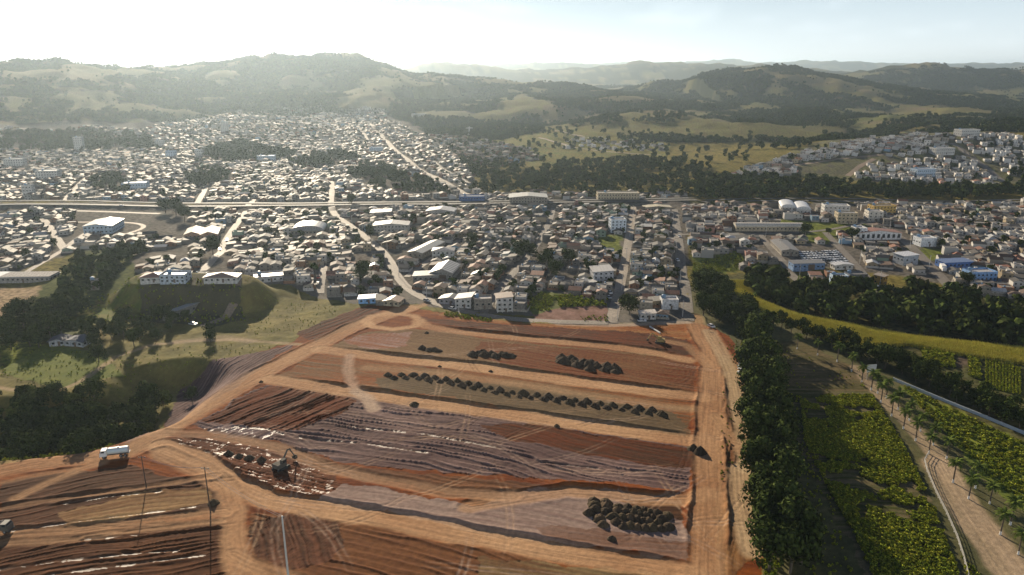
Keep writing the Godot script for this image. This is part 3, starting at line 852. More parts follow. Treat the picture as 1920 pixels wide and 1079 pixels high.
func parapet(s: Shape, w: float, d: float, y: float, high: float, t := Transform3D.IDENTITY) -> void:
	var k := 0.16
	s.box(Vector3(-w / 2, y, -d / 2), Vector3(w / 2, y + high, -d / 2 + k), t)
	s.box(Vector3(-w / 2, y, d / 2 - k), Vector3(w / 2, y + high, d / 2), t)
	s.box(Vector3(-w / 2, y, -d / 2 + k), Vector3(-w / 2 + k, y + high, d / 2 - k), t)
	s.box(Vector3(w / 2 - k, y, -d / 2 + k), Vector3(w / 2, y + high, d / 2 - k), t)

# ---------------------------------------------------------------- trees
func crown_mesh(seed_: int, r: float, low: float, top: float, lobes: int, leaves: int, size: float, dark: Color, light: Color) -> ArrayMesh:
	var g := RandomNumberGenerator.new()
	g.seed = seed_
	var s := Shape.new()
	var blobs := []
	for k in lobes:
		var a := g.randf() * TAU
		var q := sqrt(g.randf()) * r * 0.68
		var y := lerpf(low + r * 0.25, top - r * 0.3, pow(g.randf(), 0.8))
		var shrink := 1.0 - 0.45 * absf((y - (low + top) * 0.48) / (top - low))
		blobs.append([Vector3(cos(a) * q * shrink, y, sin(a) * q * shrink), r * g.randf_range(0.30, 0.52)])
	blobs.append([Vector3(0, (low + top) * 0.5, 0), r * 0.6])
	for k in leaves:
		var bl: Array = blobs[g.randi() % blobs.size()]
		var dir := Vector3(g.randfn(), g.randfn() * 0.9 + 0.25, g.randfn()).normalized()
		var at: Vector3 = bl[0] + dir * bl[1] * pow(g.randf(), 0.22)
		at.y = clampf(at.y, low, top)
		var nn := (dir + Vector3(g.randfn(), g.randfn(), g.randfn()) * 0.45).normalized()
		var x := nn.cross(Vector3(g.randfn(), g.randfn(), g.randfn())).normalized()
		var y := nn.cross(x)
		var k1 := size * g.randf_range(0.6, 1.25)
		var k2 := size * g.randf_range(0.45, 0.9)
		s.tint = dark.lerp(light, g.randf())
		var before := s.v.size()
		s.tri(at - x * k1, at + y * k2, at + x * k1)
		s.tri(at + x * k1, at - y * k2 + nn * size * 0.2, at - x * k1)
		var soft := (dir * 0.75 + nn * 0.5).normalized()
		for q in range(before, s.v.size()):
			s.n.append(soft)
	return s.mesh(true)

func trunk_mesh(seed_: int, h: float, r: float, spread: float) -> ArrayMesh:
	var g := RandomNumberGenerator.new()
	g.seed = seed_
	var s := Shape.new()
	var top := Vector3(g.randfn() * 0.2, h, g.randfn() * 0.2)
	s.bar(Vector3(0, -0.8, 0), top, r, r * 0.7, 7)
	for k in 5:
		var a := TAU * k / 5.0 + g.randf()
		var b := top + Vector3(cos(a) * spread, g.randf_range(0.4, 0.9) * spread, sin(a) * spread)
		s.bar(top - Vector3(0, h * 0.12, 0), b, r * 0.45, r * 0.2, 5)
	return s.mesh()

func leaf_material(back := 0.25) -> StandardMaterial3D:
	var m := StandardMaterial3D.new()
	m.vertex_color_use_as_albedo = true
	m.roughness = 0.95
	m.metallic_specular = 0.08
	m.backlight_enabled = true
	m.backlight = Color(back, back, back * 0.6)
	m.cull_mode = BaseMaterial3D.CULL_DISABLED
	return m

var tree_kinds: Array = []
var far_trees: Array = []
var bush_meshes: Array = []

func make_tree_kinds() -> void:
	var gd := Color(0.018, 0.028, 0.009)
	var gl := Color(0.055, 0.072, 0.019)
	# [crown, trunk, word]
	for k in 4:
		tree_kinds.append([crown_mesh(100 + k, 4.3, 1.6, 8.2, 15, 1300, 0.36, gd, gl), trunk_mesh(100 + k, 3.0, 0.26, 1.8), "broad"])
	for k in 2:
		tree_kinds.append([crown_mesh(120 + k, 3.2, 2.2, 9.6, 13, 1050, 0.34, gd * 1.2, gl * 1.15), trunk_mesh(120 + k, 4.2, 0.22, 1.3), "tall"])
	for k in 2:
		tree_kinds.append([crown_mesh(140 + k, 3.6, 0.4, 5.2, 12, 900, 0.32, Color(0.045, 0.06, 0.015), Color(0.12, 0.14, 0.035)), trunk_mesh(140 + k, 1.4, 0.18, 1.2), "low"])
	for k in 3:
		far_trees.append(crown_mesh(200 + k, 4.2, 0.3, 8.0, 9, 120, 1.15, gd * 1.05, gl))
	for k in 2:
		bush_meshes.append(crown_mesh(240 + k, 0.6, 0.05, 0.95, 5, 60, 0.2, Color(0.06, 0.085, 0.012), Color(0.34, 0.37, 0.045)))

func multi(called: String, mesh: Mesh, mat: Material, spots: Array, tints: Array, parent: Node) -> MultiMeshInstance3D:
	var mm := MultiMesh.new()
	mm.transform_format = MultiMesh.TRANSFORM_3D
	mm.use_colors = true
	mm.mesh = mesh
	mm.instance_count = spots.size()
	for k in spots.size():
		mm.set_instance_transform(k, spots[k])
		mm.set_instance_color(k, tints[k])
	var o := MultiMeshInstance3D.new()
	o.name = called
	o.multimesh = mm
	o.material_override = mat
	parent.add_child(o, true)
	return o

# scatter a mass that nobody could count: one stuff object, a MultiMesh for each of a few leaf shapes
func mass(called: String, label: String, category: String, meshes: Array, mat: Material, spots: Array) -> void:
	if spots.is_empty():
		return
	var root := Node3D.new()
	root.name = numbered(called)
	add_child(root)
	tag(root, label, category, "", "stuff")
	for m in meshes.size():
		var sub := []
		var tints := []
		for k in range(m, spots.size(), meshes.size()):
			sub.append(spots[k])
			var b := rng.randf_range(0.75, 1.25)
			tints.append(Color(b * rng.randf_range(0.9, 1.15), b, b * rng.randf_range(0.8, 1.1)))
		multi("foliage", meshes[m], mat, sub, tints, root)

func spot(x: float, z: float, scale: float, tall := 1.0, sink := 0.0) -> Transform3D:
	var b := Basis(Vector3.UP, rng.randf() * TAU).scaled(Vector3(scale, scale * tall, scale))
	return Transform3D(b, Vector3(x, height_at(x, z) - sink, z))

func height_at(x: float, z: float) -> float:
	return land(x, z)

func random_in(poly: PackedVector2Array) -> Vector2:
	var r := box_of(poly, 0.0)
	for k in 200:
		var p := r.position + Vector2(rng.randf(), rng.randf()) * r.size
		if Geometry2D.is_point_in_polygon(p, poly):
			return p
	return poly[0]

func area_of(poly: PackedVector2Array) -> float:
	var s := 0.0
	for i in poly.size():
		s += poly[i].cross(poly[(i + 1) % poly.size()])
	return absf(s) / 2.0

# ---------------------------------------------------------------- streets
var streets: Array = []

func add_street(line: PackedVector2Array, w: float, label: String, c: Color, called := "street", lift := 0.12) -> void:
	streets.append({"line": line, "box": box_of(line, w + 9.0), "w": w})
	# dense points along the line, draped on the land
	var pts := PackedVector2Array()
	for i in range(line.size() - 1):
		var n := maxi(1, int(line[i].distance_to(line[i + 1]) / 8.0))
		for k in n:
			pts.append(line[i].lerp(line[i + 1], float(k) / n))
	pts.append(line[line.size() - 1])
	for pass_ in 6:
		for i in range(1, pts.size() - 1):
			pts[i] = pts[i] * 0.5 + (pts[i - 1] + pts[i + 1]) * 0.25
	var s := Shape.new()
	var cross := [-1.0, -0.5, 0.0, 0.5, 1.0]
	var prev := []
	for i in pts.size():
		var d := (pts[mini(i + 1, pts.size() - 1)] - pts[maxi(i - 1, 0)]).normalized()
		var side := Vector2(-d.y, d.x)
		var row := []
		var wob := w * (1.0 + 0.10 * n_fine.get_noise_1d(i * 3.0 + line[0].x))
		for k in cross:
			var p: Vector2 = pts[i] + side * wob * k
			row.append(Vector3(p.x, land(p.x, p.y) + lift + 0.05 * (1.0 - absf(k)), p.y))
		if i > 0:
			for k in 4:
				var tone := 1.0 + 0.35 * n_mid.get_noise_2d(row[k].x * 7.0, row[k].z * 7.0) + 0.2 * n_fine.get_noise_2d(row[k].x, row[k].z)
				s.tint = c * tone
				s.quad(prev[k], prev[k + 1], row[k + 1], row[k])
		prev = row
	var m := s.mesh(true)
	m.surface_set_material(0, mats.street)
	structure(called, m, label)

func near_street(p: Vector2, gap: float) -> bool:
	for t in streets:
		if not t.box.has_point(p):
			continue
		var l: PackedVector2Array = t.line
		for i in range(l.size() - 1):
			if p.distance_to(Geometry2D.get_closest_point_to_segment(p, l[i], l[i + 1])) < t.w + gap:
				return true
	return false

func build_streets() -> void:
	var pale := Color(0.24, 0.20, 0.155)
	var grey := Color(0.155, 0.135, 0.11)
	var dirt := Color(0.24, 0.175, 0.115)
	add_street(pv([47.2,-339.3,23.6,-339.3,0.0,-342.5,-16.1,-349.0,-28.9,-357.4,-42.4,-369.0,-54.6,-386.1,-64.1,-404.8,-71.3,-427.6,-76.5,-452.9,-88.2,-485.6,-105.8,-524.7,-130.1,-574.3,-153.3,-618.9,-165.9,-662.3]), 2.9, "pale winding concrete street climbing from the site edge", pale)
	add_street(pv([-15.0,-354.0,-10.2,-383.2,-3.2,-415.9,8.7,-459.6,19.2,-512.7,30.3,-582.8,37.3,-648.9]), 2.4, "diagonal street between rows of low houses", grey)
	add_street(pv([-63.3,-421.7,-58.7,-443.7,-48.8,-481.1,-38.2,-521.2]), 2.1, "pale lane branching off the winding street", pale)
	add_street(pv([48.8,-339.3,54.4,-365.3,61.5,-399.5,70.8,-446.3,83.6,-512.7,100.0,-600.3,109.9,-654.2]), 2.9, "straight street with parked cars running up through town", pale)
	add_street(pv([87.3,-342.5,94.9,-379.3,104.0,-427.6,115.5,-488.6,126.6,-548.5,144.4,-643.7]), 3.2, "wide straight street from the site corner into town", grey)
	add_street(pv([172.5,-404.8,174.3,-443.7,179.5,-491.7,186.8,-539.1]), 2.4, "grey street past the car yard's left wall", grey)
	add_street(pv([205.9,-391.2,212.6,-421.7,222.1,-462.4,229.7,-501.2,239.3,-546.6]), 2.4, "narrow grey street right of the car yard", grey)
	add_street(pv([246.8,-387.1,259.1,-427.6,274.0,-476.6,288.7,-530.0,293.4,-568.2,288.3,-589.2]), 3.4, "broad grey street below the white arcaded hall", grey)
	add_street(pv([126.6,-539.1,156.7,-539.1,186.8,-539.1,240.9,-550.4,285.3,-582.8]), 2.1, "cross street joining the streets on the right", grey)
	add_street(pv([-184.3,-412.5,-186.9,-439.9,-192.4,-466.6,-207.0,-512.7,-219.5,-568.2,-231.4,-623.7,-249.2,-699.5]), 2.6, "glinting street climbing the left part of town", pale)
	add_street(pv([-154.8,-394.2,-145.6,-379.3,-138.5,-356.6,-137.2,-341.7,-142.4,-334.6,-150.2,-334.6]), 2.2, "dirt drive curving below the terrace of houses", dirt)
	add_street(pv([-309.7,-491.7,-338.1,-530.0,-371.0,-574.3,-388.5,-595.8]), 2.6, "pale street forking left near the blue factory", pale)
	add_street(pv([-309.7,-491.7,-319.2,-521.2,-326.6,-554.2,-328.2,-570.2]), 2.1, "pale street forking right to the blue factory", pale)
	add_street(pv([-309.7,-491.7,-304.6,-465.2,-298.7,-431.2,-293.1,-410.3]), 1.9, "lane between the fork and the barn", pale)
	add_street(pv([-106.4,-387.1,-111.3,-410.3,-117.0,-439.9]), 2.2, "short pale street between left hand houses", pale)
	add_street(pv([-363.1,-582.8,-330.8,-587.1,-296.1,-582.8,-284.9,-568.2,-283.2,-544.7,-292.5,-539.1]), 1.9, "dirt drive looping round the blue factory", dirt)
	add_street(pv([-415.7,-665.7,-440.3,-723.2,-468.0,-792.9,-482.3,-832.4]), 2.7, "far street climbing left of the highway", pale)
	add_street(pv([-291.9,-669.6,-310.8,-731.0,-331.7,-793.8]), 2.7, "far street rising above the highway", pale)
	add_street(pv([-167.7,-670.0,-182.7,-737.9,-200.3,-812.3]), 2.7, "bright far street straight above the highway", pale)
	add_street(pv([-38.6,-700.8,-61.7,-766.8,-87.9,-832.0,-123.1,-942.6,-164.5,-1085.1,-214.3,-1269.6,-284.9,-1533.2,-334.5,-1740.1]), 4.0, "long avenue running diagonally up through the far town", pale)
	add_street(pv([-246.1,-1269.0,-314.4,-1527.4,-380.1,-1782.1]), 3.2, "second avenue at the far end of town", pale)
	add_street(pv([-32.7,-744.4,-54.5,-811.7,-77.8,-891.9,-107.9,-1007.5]), 2.6, "side street parallel to the long avenue", grey)
	add_street(pv([513.6,-742.1,538.2,-802.1,556.5,-861.4,563.5,-906.4,564.0,-931.3,564.6,-951.4]), 4.0, "road up the hill of new houses", grey)
	add_street(pv([334.4,-869.7,369.7,-879.9,415.4,-897.8,474.9,-913.5]), 3.2, "street along the hill of new houses", dirt)
	add_street(pv([373.3,-813.8,400.8,-849.5,438.4,-891.3]), 3.2, "short street across the hill of new houses", dirt)
	for y in [248, 262, 276]:
		pass
	add_street(pv([46.6,-1297.0,101.5,-1174.9,152.6,-1113.7,214.9,-1062.9]), 2.7, "new estate street on the green slope", dirt)
	add_street(pv([81.0,-1414.7,109.7,-1330.1,139.0,-1290.4]), 2.7, "upper new estate street on the green slope", dirt)
	# the highway: two carriageways and a service road
	var road := Color(0.12, 0.115, 0.105)
	add_street(pv([-676.6,-676.1,-473.9,-670.5,-323.2,-665.0,-195.1,-662.3,-49.0,-665.0,69.9,-679.0,224.2,-693.5,473.3,-684.7,666.7,-676.1]), 2.8, "far carriageway of the highway crossing the town", road, "highway", 0.5)
	add_street(pv([-653.3,-651.6,-459.4,-648.9,-314.6,-646.3,-192.1,-651.6,-48.2,-654.2,68.8,-667.7,220.7,-681.8,465.8,-673.3,656.2,-665.0]), 2.8, "near carriageway of the highway crossing the town", road, "highway", 0.5)
	add_street(pv([-636.2,-633.6,-447.4,-631.1,-376.1,-628.6,-304.2,-623.7]), 2.7, "service road beside the highway", pale)

# ---------------------------------------------------------------- houses
const ORD := ["first", "second", "third", "fourth", "fifth", "sixth", "seventh", "eighth", "ninth", "tenth", "eleventh", "twelfth", "thirteenth", "fourteenth", "fifteenth", "sixteenth", "seventeenth", "eighteenth", "nineteenth", "twentieth"]

func ordinal(k: int) -> String:
	if k < ORD.size():
		return ORD[k]
	var e := "th"
	if (k + 1) % 100 < 11 or (k + 1) % 100 > 13:
		e = ["th", "st", "nd", "rd", "th", "th", "th", "th", "th", "th"][(k + 1) % 10]
	return str(k + 1) + e

const WALLS := [["white", 0.44, 0.425, 0.40, 26], ["ivory", 0.33, 0.30, 0.245, 18], ["cream", 0.32, 0.26, 0.175, 12], ["bare grey", 0.20, 0.185, 0.165, 26], ["raw brick", 0.23, 0.125, 0.08, 9], ["pale blue", 0.22, 0.33, 0.43, 4], ["pale green", 0.25, 0.33, 0.26, 3], ["pink", 0.38, 0.22, 0.18, 2]]
const ROOFS := [["grey fibre-cement", 0.115, 0.105, 0.09, 40], ["brown tiled", 0.115, 0.072, 0.05, 27], ["terracotta", 0.22, 0.10, 0.06, 12], ["dark grey", 0.065, 0.06, 0.056, 15], ["bright metal", 0.36, 0.36, 0.35, 6]]
var house_kinds: Array = []
var spots_taken: Array = []
var no_build: Array = []
var lots: Array = []
var blocks: Array = []
var tree_spots: Array = []

func pick(list: Array) -> int:
	var total := 0
	for e in list:
		total += e[4]
	var r := rng.randi() % total
	for k in list.size():
		r -= list[k][4]
		if r < 0:
			return k
	return 0

func window_on(parent: Node, at: Vector3, turn: float, w := 1.3, h := 1.1) -> void:
	var o := part("window", mats.window_mesh, mats.glass, parent, at, Vector3(0, turn, 0))
	o.scale = Vector3(w, h, 1.0)

func make_house_kinds() -> void:
	mats.window_mesh = box_mesh(Vector3(-0.5, -0.5, -0.05), Vector3(0.5, 0.5, 0.05))
	mats.door_mesh = box_mesh(Vector3(-0.5, 0, -0.05), Vector3(0.5, 2.1, 0.05))
	var tank := Shape.new()
	tank.cylinder(Vector3(0, 0, 0), 0.62, 0.72, 1.0, 10)
	tank.cylinder(Vector3(0, 1.0, 0), 0.74, 0.3, 0.22, 10)
	mats.tank_mesh = tank.mesh()
	# [name, storeys, roof word, w, d]
	for size in [[8.2, 10.0], [9.6, 8.6]]:
		for kind in ["gable", "hip", "flat", "flat2", "mono", "gable2", "terrace2"]:
			var w: float = size[0]
			var d: float = size[1]
			var two: bool = kind.ends_with("2")
			var h := 6.1 if two else 3.3
			var root := Node3D.new()
			var ws := Shape.new()
			var rs := Shape.new()
			var ps := Shape.new()
			match kind:
				"gable", "gable2":
					gable_walls(ws, w, d, h, 1.5)
					gable_roof(rs, w, d, h, 1.5)
				"hip":
					ws.box(Vector3(-w / 2, -0.6, -d / 2), Vector3(w / 2, h, d / 2))
					hip_roof(rs, w, d, h + 0.17, 1.7)
				"flat", "flat2":
					ws.box(Vector3(-w / 2, -0.6, -d / 2), Vector3(w / 2, h, d / 2))
					rs.box(Vector3(-w / 2 + 0.18, h + 0.002, -d / 2 + 0.18), Vector3(w / 2 - 0.18, h + 0.15, d / 2 - 0.18))
					parapet(ps, w, d, h, 0.65)
				"mono":
					ws.box(Vector3(-w / 2, -0.6, -d / 2), Vector3(w / 2, h, d / 2))
					ws.tri(Vector3(-w / 2, h, -d / 2), Vector3(w / 2, h + 1.1, -d / 2), Vector3(w / 2, h, -d / 2))
					ws.tri(Vector3(-w / 2, h, d / 2), Vector3(w / 2, h, d / 2), Vector3(w / 2, h + 1.1, d / 2))
					ws.quad(Vector3(w / 2, h, -d / 2), Vector3(w / 2, h + 1.1, -d / 2), Vector3(w / 2, h + 1.1, d / 2), Vector3(w / 2, h, d / 2))
					var a := atan2(1.1, w)
					rs.box(Vector3(-0.4, 0.003, -d / 2 - 0.3), Vector3(w / cos(a) + 0.4, 0.13, d / 2 + 0.3), Transform3D(Basis(Vector3(0, 0, 1), a), Vector3(-w / 2, h, 0)))
				"terrace2":
					ws.box(Vector3(-w / 2, -0.6, -d / 2), Vector3(w / 2, 3.2, d / 2))
					ws.box(Vector3(-w / 2, 3.2, -d / 2), Vector3(w / 2, h, d * 0.12))
					gable_roof(rs, w, d * 0.62, h, 1.2, 0.4, 0.14, Transform3D(Basis.IDENTITY, Vector3(0, 0, -d * 0.19)))
					ws.tri(Vector3(-w / 2, h, d * 0.12), Vector3(w / 2, h, d * 0.12), Vector3(0, h + 1.2, d * 0.12))
					ps.box(Vector3(-w / 2, 3.2, d / 2 - 0.15), Vector3(w / 2, 4.15, d / 2))
					ps.box(Vector3(-w / 2, 3.2, d * 0.12), Vector3(-w / 2 + 0.15, 4.15, d / 2 - 0.15))
					ps.box(Vector3(w / 2 - 0.15, 3.2, d * 0.12), Vector3(w / 2, 4.15, d / 2 - 0.15))
			part("wall", ws.mesh(), null, root)
			part("roof", rs.mesh(), null, root)
			if ps.v.size():
				part("parapet", ps.mesh(), null, root)
			var floors := [1.6, 4.6] if two else [1.6]
			for y in floors:
				for k in [-0.28, 0.24]:
					var front := d / 2 + 0.01
					if kind == "terrace2" and y > 3.0:
						front = d * 0.12 + 0.01
					window_on(root, Vector3(w * k, y, front), 0.0)
					window_on(root, Vector3(w / 2 + 0.01, y, d * (k - 0.1)), PI / 2)
				window_on(root, Vector3(-w / 2 - 0.01, y, -d * 0.2), PI / 2)
			part("door", mats.door_mesh, mats.door, root, Vector3(w * -0.02, 0, d / 2 + 0.01))
			if kind.begins_with("flat") or kind == "terrace2":
				part("water_tank", mats.tank_mesh, mats.tank, root, Vector3(-w * 0.27, h + (0.15 if kind != "terrace2" else 1.25), -d * 0.2))
			if kind in ["gable", "flat", "mono", "flat2"]:
				var an := Shape.new()
				an.box(Vector3(w / 2 + 0.02, -0.6, -d * 0.45), Vector3(w / 2 + 1.9, 2.3, d * 0.1))
				part("annex", an.mesh(), null, root)
				var ar := Shape.new()
				ar.box(Vector3(-0.1, 0.003, -d * 0.47), Vector3(2.3, 0.1, d * 0.12), Transform3D(Basis(Vector3(0, 0, 1), -0.14), Vector3(w / 2 + 0.02, 2.62, 0)))
				part("annex_roof", ar.mesh(), null, root)
			var yw := Shape.new()
			yw.box(Vector3(-w / 2 - 0.6, -0.6, d / 2 + 1.7), Vector3(w / 2 + 0.9, 1.7, d / 2 + 1.85))
			yw.box(Vector3(-w / 2 - 0.6, -0.6, -d / 2), Vector3(-w / 2 - 0.45, 1.9, d / 2 + 1.7))
			part("yard_wall", yw.mesh(), null, root)
			house_kinds.append({"root": root, "kind": kind, "w": w, "d": d, "h": h})

func house_word(kind: String) -> String:
	return {"gable": "gabled", "hip": "hipped", "flat": "flat", "flat2": "tall flat", "mono": "sloping", "gable2": "tall gabled", "terrace2": "tall terraced"}[kind]

func add_block(called: String, poly: PackedVector2Array, dir: Vector2, sx := 6.9, sz := 8.6, fill := 0.93, trees := 0.6, opt := {}) -> void:
	dir = dir.normalized()
	var perp := Vector2(-dir.y, dir.x)
	if perp.x < 0.0:
		perp = -perp
	if dir.y > 0.0:
		dir = -dir
	var b := blocks.size()
	blocks.append(called)
	var o := poly[0]
	var lo := Vector2(1e9, 1e9)
	var hi := -lo
	for p in poly:
		var q := Vector2((p - o).dot(perp), (p - o).dot(dir))
		lo = lo.min(q)
		hi = hi.max(q)
	var row := 0
	var y := lo.y + sz * 0.5
	while y < hi.y:
		var x := lo.x + sx * 0.5 + rng.randf() * 3.0
		while x < hi.x:
			var p := o + perp * x + dir * y
			p += Vector2(rng.randf_range(-0.6, 0.6), rng.randf_range(-1.6, 1.6))
			x += sx * rng.randf_range(0.92, 1.16)
			if not Geometry2D.is_point_in_polygon(p, poly) or near_street(p, 3.2):
				continue
			var bad := false
			for nb in no_build:
				if nb.box.has_point(p) and Geometry2D.is_point_in_polygon(p, nb.poly):
					bad = true
					break
			if bad:
				continue
			for sp in spots_taken:
				if absf(sp.x - p.x) < sp.z and absf(sp.y - p.y) < sp.z:
					bad = true
					break
			if bad:
				continue
			if rng.randf() > fill:
				if rng.randf() < trees * 2.2:
					tree_spots.append(p)
				continue
			if rng.randf() < trees * 0.35:
				tree_spots.append(p + perp * 3.5 + dir * 4.0)
			var turn := atan2(-perp.y, perp.x) + rng.randfn() * 0.035
			if rng.randf() < 0.3:
				turn += PI / 2
			var rich: float = opt.get("white", 0.0)
			var wall := 0 if rng.randf() < rich else pick(WALLS)
			lots.append({"p": p, "d": p.length(), "turn": turn, "b": b, "row": row, "wall": wall, "roof": pick(ROOFS), "kind": pick_kind(rich), "bright": 1.5 if rich > 0.6 else 1.0, "s": Vector3(rng.randf_range(0.56, 0.8), rng.randf_range(0.62, 0.84), rng.randf_range(0.56, 0.84))})
		y += sz * rng.randf_range(0.94, 1.08)
		row += 1

func pick_kind(rich: float) -> int:
	var r := rng.randf()
	var k := 0
	if r < 0.30 - rich * 0.2: k = 0
	elif r < 0.40 - rich * 0.25: k = 1
	elif r < 0.62: k = 2
	elif r < 0.74 + rich * 0.1: k = 3
	elif r < 0.86 + rich * 0.05: k = 4
	elif r < 0.92: k = 5
	else: k = 6
	return k + (7 if rng.randf() < 0.45 else 0)

func clear_area(poly: PackedVector2Array) -> void:
	no_build.append({"poly": poly, "box": box_of(poly, 0.1)})

func lay_out_town() -> void:
	for poly in [pv([7.1,-368.1,18.2,-397.3,35.1,-383.2,51.5,-373.6,47.0,-337.7,6.6,-339.3]), pv([-60.8,-421.7,-59.0,-446.3,-43.2,-439.9,-45.8,-415.9]), pv([99.0,-554.2,105.8,-558.2,100.5,-528.2,93.8,-528.2]), pv([120.4,-470.8,155.8,-488.6,155.8,-470.8,141.5,-446.3,113.0,-439.9]),
			pv([211.9,-595.8,276.7,-582.8,287.0,-568.2,263.9,-554.2,227.9,-546.6,215.3,-568.2]), pv([203.1,-504.4,232.5,-507.7,215.6,-446.3,185.5,-421.7,182.0,-446.3]), pv([230.9,-554.2,248.3,-546.6,231.2,-511.0,208.9,-512.7]),
			pv([275.3,-496.4,298.6,-491.7,291.4,-466.6,263.2,-459.6]), pv([216.8,-439.9,249.3,-446.3,243.2,-410.3,210.4,-394.2]), pv([-382.6,-623.7,-308.8,-623.7,-267.2,-539.1,-297.7,-524.7,-329.5,-539.1]),
			pv([-296.9,-488.6,-256.7,-496.4,-222.4,-446.3,-223.2,-421.7,-220.5,-379.3,-228.4,-344.1,-239.0,-344.1,-275.0,-421.7]), pv([-314.6,-636.1,-286.4,-636.1,-244.9,-558.2,-256.9,-521.2,-280.2,-558.2]), pv([-252.8,-473.7,-241.9,-488.6,-229.7,-521.2,-205.5,-446.3,-235.2,-446.3]),
			pv([-212.6,-488.6,-208.3,-496.4,-187.0,-446.3,-198.8,-446.3]), pv([-110.0,-488.6,-95.3,-488.6,-83.1,-421.7,-95.9,-421.7]), pv([58.0,-379.3,68.0,-387.1,63.7,-344.1,52.7,-340.9]), pv([-8.1,-542.8,0.0,-546.6,0.8,-524.7,-8.6,-524.7]), pv([63.3,-530.0,82.4,-539.1,73.3,-488.6,55.0,-488.6]), pv([-114.0,-568.2,-68.7,-578.5,-68.3,-539.1,-104.5,-539.1]), pv([20.2,-446.3,38.1,-459.6,35.9,-410.3,15.6,-410.3])]:
		clear_area(poly)
	# woods inside the far town
	for poly in [pv([-192.5,-852.7,-199.0,-981.2,-144.2,-901.9,-92.6,-792.1,-57.2,-708.0,-104.8,-714.1,-152.6,-773.0]), pv([-463.2,-1069.2,-462.8,-1263.2,-309.5,-1071.4,-306.6,-1009.0,-368.1,-939.7]), pv([-756.8,-1092.9,-857.1,-1243.7,-789.7,-1344.7,-621.6,-1273.3,-542.1,-1139.7,-618.9,-1099.9]), pv([-384.9,-852.7,-352.8,-899.2,-307.6,-810.8,-342.3,-767.0]), pv([-297.3,-977.2,-255.9,-1108.5,-204.4,-1009.1,-237.6,-908.7]), pv([-467.2,-810.5,-443.0,-832.5,-385.8,-731.1,-422.3,-733.8])]:
		clear_area(poly)
		woods.append([poly, 0.010])
	add_block("left of the winding street", pv([-146.8,-397.3,-168.4,-427.6,-194.3,-488.6,-229.8,-628.6,-159.6,-636.1,-137.4,-578.5,-110.4,-528.2,-87.7,-476.6,-76.4,-443.7,-69.2,-410.3,-51.3,-371.7,-67.7,-368.1,-92.2,-376.4,-119.4,-391.2]), Vector2(-137.4, -578.5) - Vector2(-108.0, -399.5))
	add_block("between winding and diagonal streets", pv([-58.5,-404.8,-70.5,-433.7,-91.1,-496.4,-137.8,-600.3,-150.3,-636.1,-47.7,-646.3,33.5,-648.9,27.9,-578.5,14.9,-496.4,-3.2,-421.7,-16.3,-354.0,-24.6,-355.7,-42.7,-371.7]), Vector2(27.9, -578.5) - Vector2(-15.1, -356.6))
	add_block("before the parked-car street", pv([-13.0,-350.6,-1.6,-410.3,16.3,-481.1,32.8,-589.2,39.5,-654.2,107.0,-654.2,89.2,-558.2,69.1,-446.3,54.9,-377.4,47.8,-344.1,37.5,-377.4,11.6,-377.4,6.8,-354.0]), Vector2(91.3, -558.2) - Vector2(56.6, -379.3))
	add_block("between two straight streets", pv([53.5,-340.9,63.0,-389.1,79.1,-473.7,111.9,-654.2,143.7,-654.2,126.2,-558.2,110.4,-473.7,96.7,-399.5,86.0,-344.1]), Vector2(114.4, -488.6) - Vector2(90.7, -360.9), 6.7, 8.4)
	add_block("right of the wide street", pv([113.0,-442.4,132.6,-539.1,151.9,-654.2,214.6,-662.3,184.8,-539.1,177.8,-488.6,172.9,-439.9,168.7,-456.9]), Vector2(114.4, -488.6) - Vector2(90.7, -360.9), 6.8, 8.6, 0.92, 0.2, {"white": 0.35})
	add_block("round the car yard", pv([189.6,-539.1,217.0,-654.2,303.9,-643.7,242.8,-558.2,230.3,-504.4,217.5,-448.9,191.8,-421.7,170.5,-415.9,180.4,-485.6]), Vector2(179.5, -491.7) - Vector2(172.5, -404.8), 6.9, 8.7, 0.9, 0.25, {"white": 0.3})
	add_block("below the arcaded hall", pv([241.9,-539.1,284.1,-562.1,286.9,-526.5,268.4,-459.6,250.7,-401.6,235.4,-419.4,211.0,-408.1,221.5,-450.2]), Vector2(288.7, -530.0) - Vector2(259.1, -427.6), 7.4, 9.0, 0.75, 0.3, {"white": 0.2})
	add_block("at the right edge of town", pv([312.2,-662.3,470.1,-665.0,489.4,-578.5,330.7,-379.3,272.7,-379.3,250.7,-391.2,273.5,-459.6,292.6,-530.0,294.0,-582.8]), Vector2(288.7, -530.0) - Vector2(259.1, -427.6), 7.0, 8.8, 0.9, 0.25, {"white": 0.4})
	add_block("on the left of town", pv([-530.7,-618.9,-382.6,-623.7,-308.8,-623.7,-237.7,-631.1,-208.3,-521.2,-189.6,-452.9,-170.4,-399.5,-153.7,-391.2,-197.0,-391.2,-209.3,-393.2,-255.8,-488.6,-301.3,-496.4,-299.2,-439.9,-310.3,-399.5,-352.9,-399.5]), Vector2(-219.5, -568.2) - Vector2(-192.4, -466.6), 7.0, 8.8, 0.88, 0.35)
	# far town: all of it beyond counting
	add_block("", pv([-633.4,-683.4,-781.5,-851.8,-199.2,-854.7,-160.8,-683.2]), Vector2(-219.5, -568.2) - Vector2(-194.9, -466.6), 7.2, 9.0, 0.9, 0.3)
	add_block("", pv([-781.5,-851.8,-1101.9,-1218.1,-884.2,-1284.5,-712.0,-1401.5,-509.4,-1068.8,-410.1,-853.4]), Vector2(0.3, -1.0), 7.6, 9.8, 0.9, 0.3, {"white": 0.25})
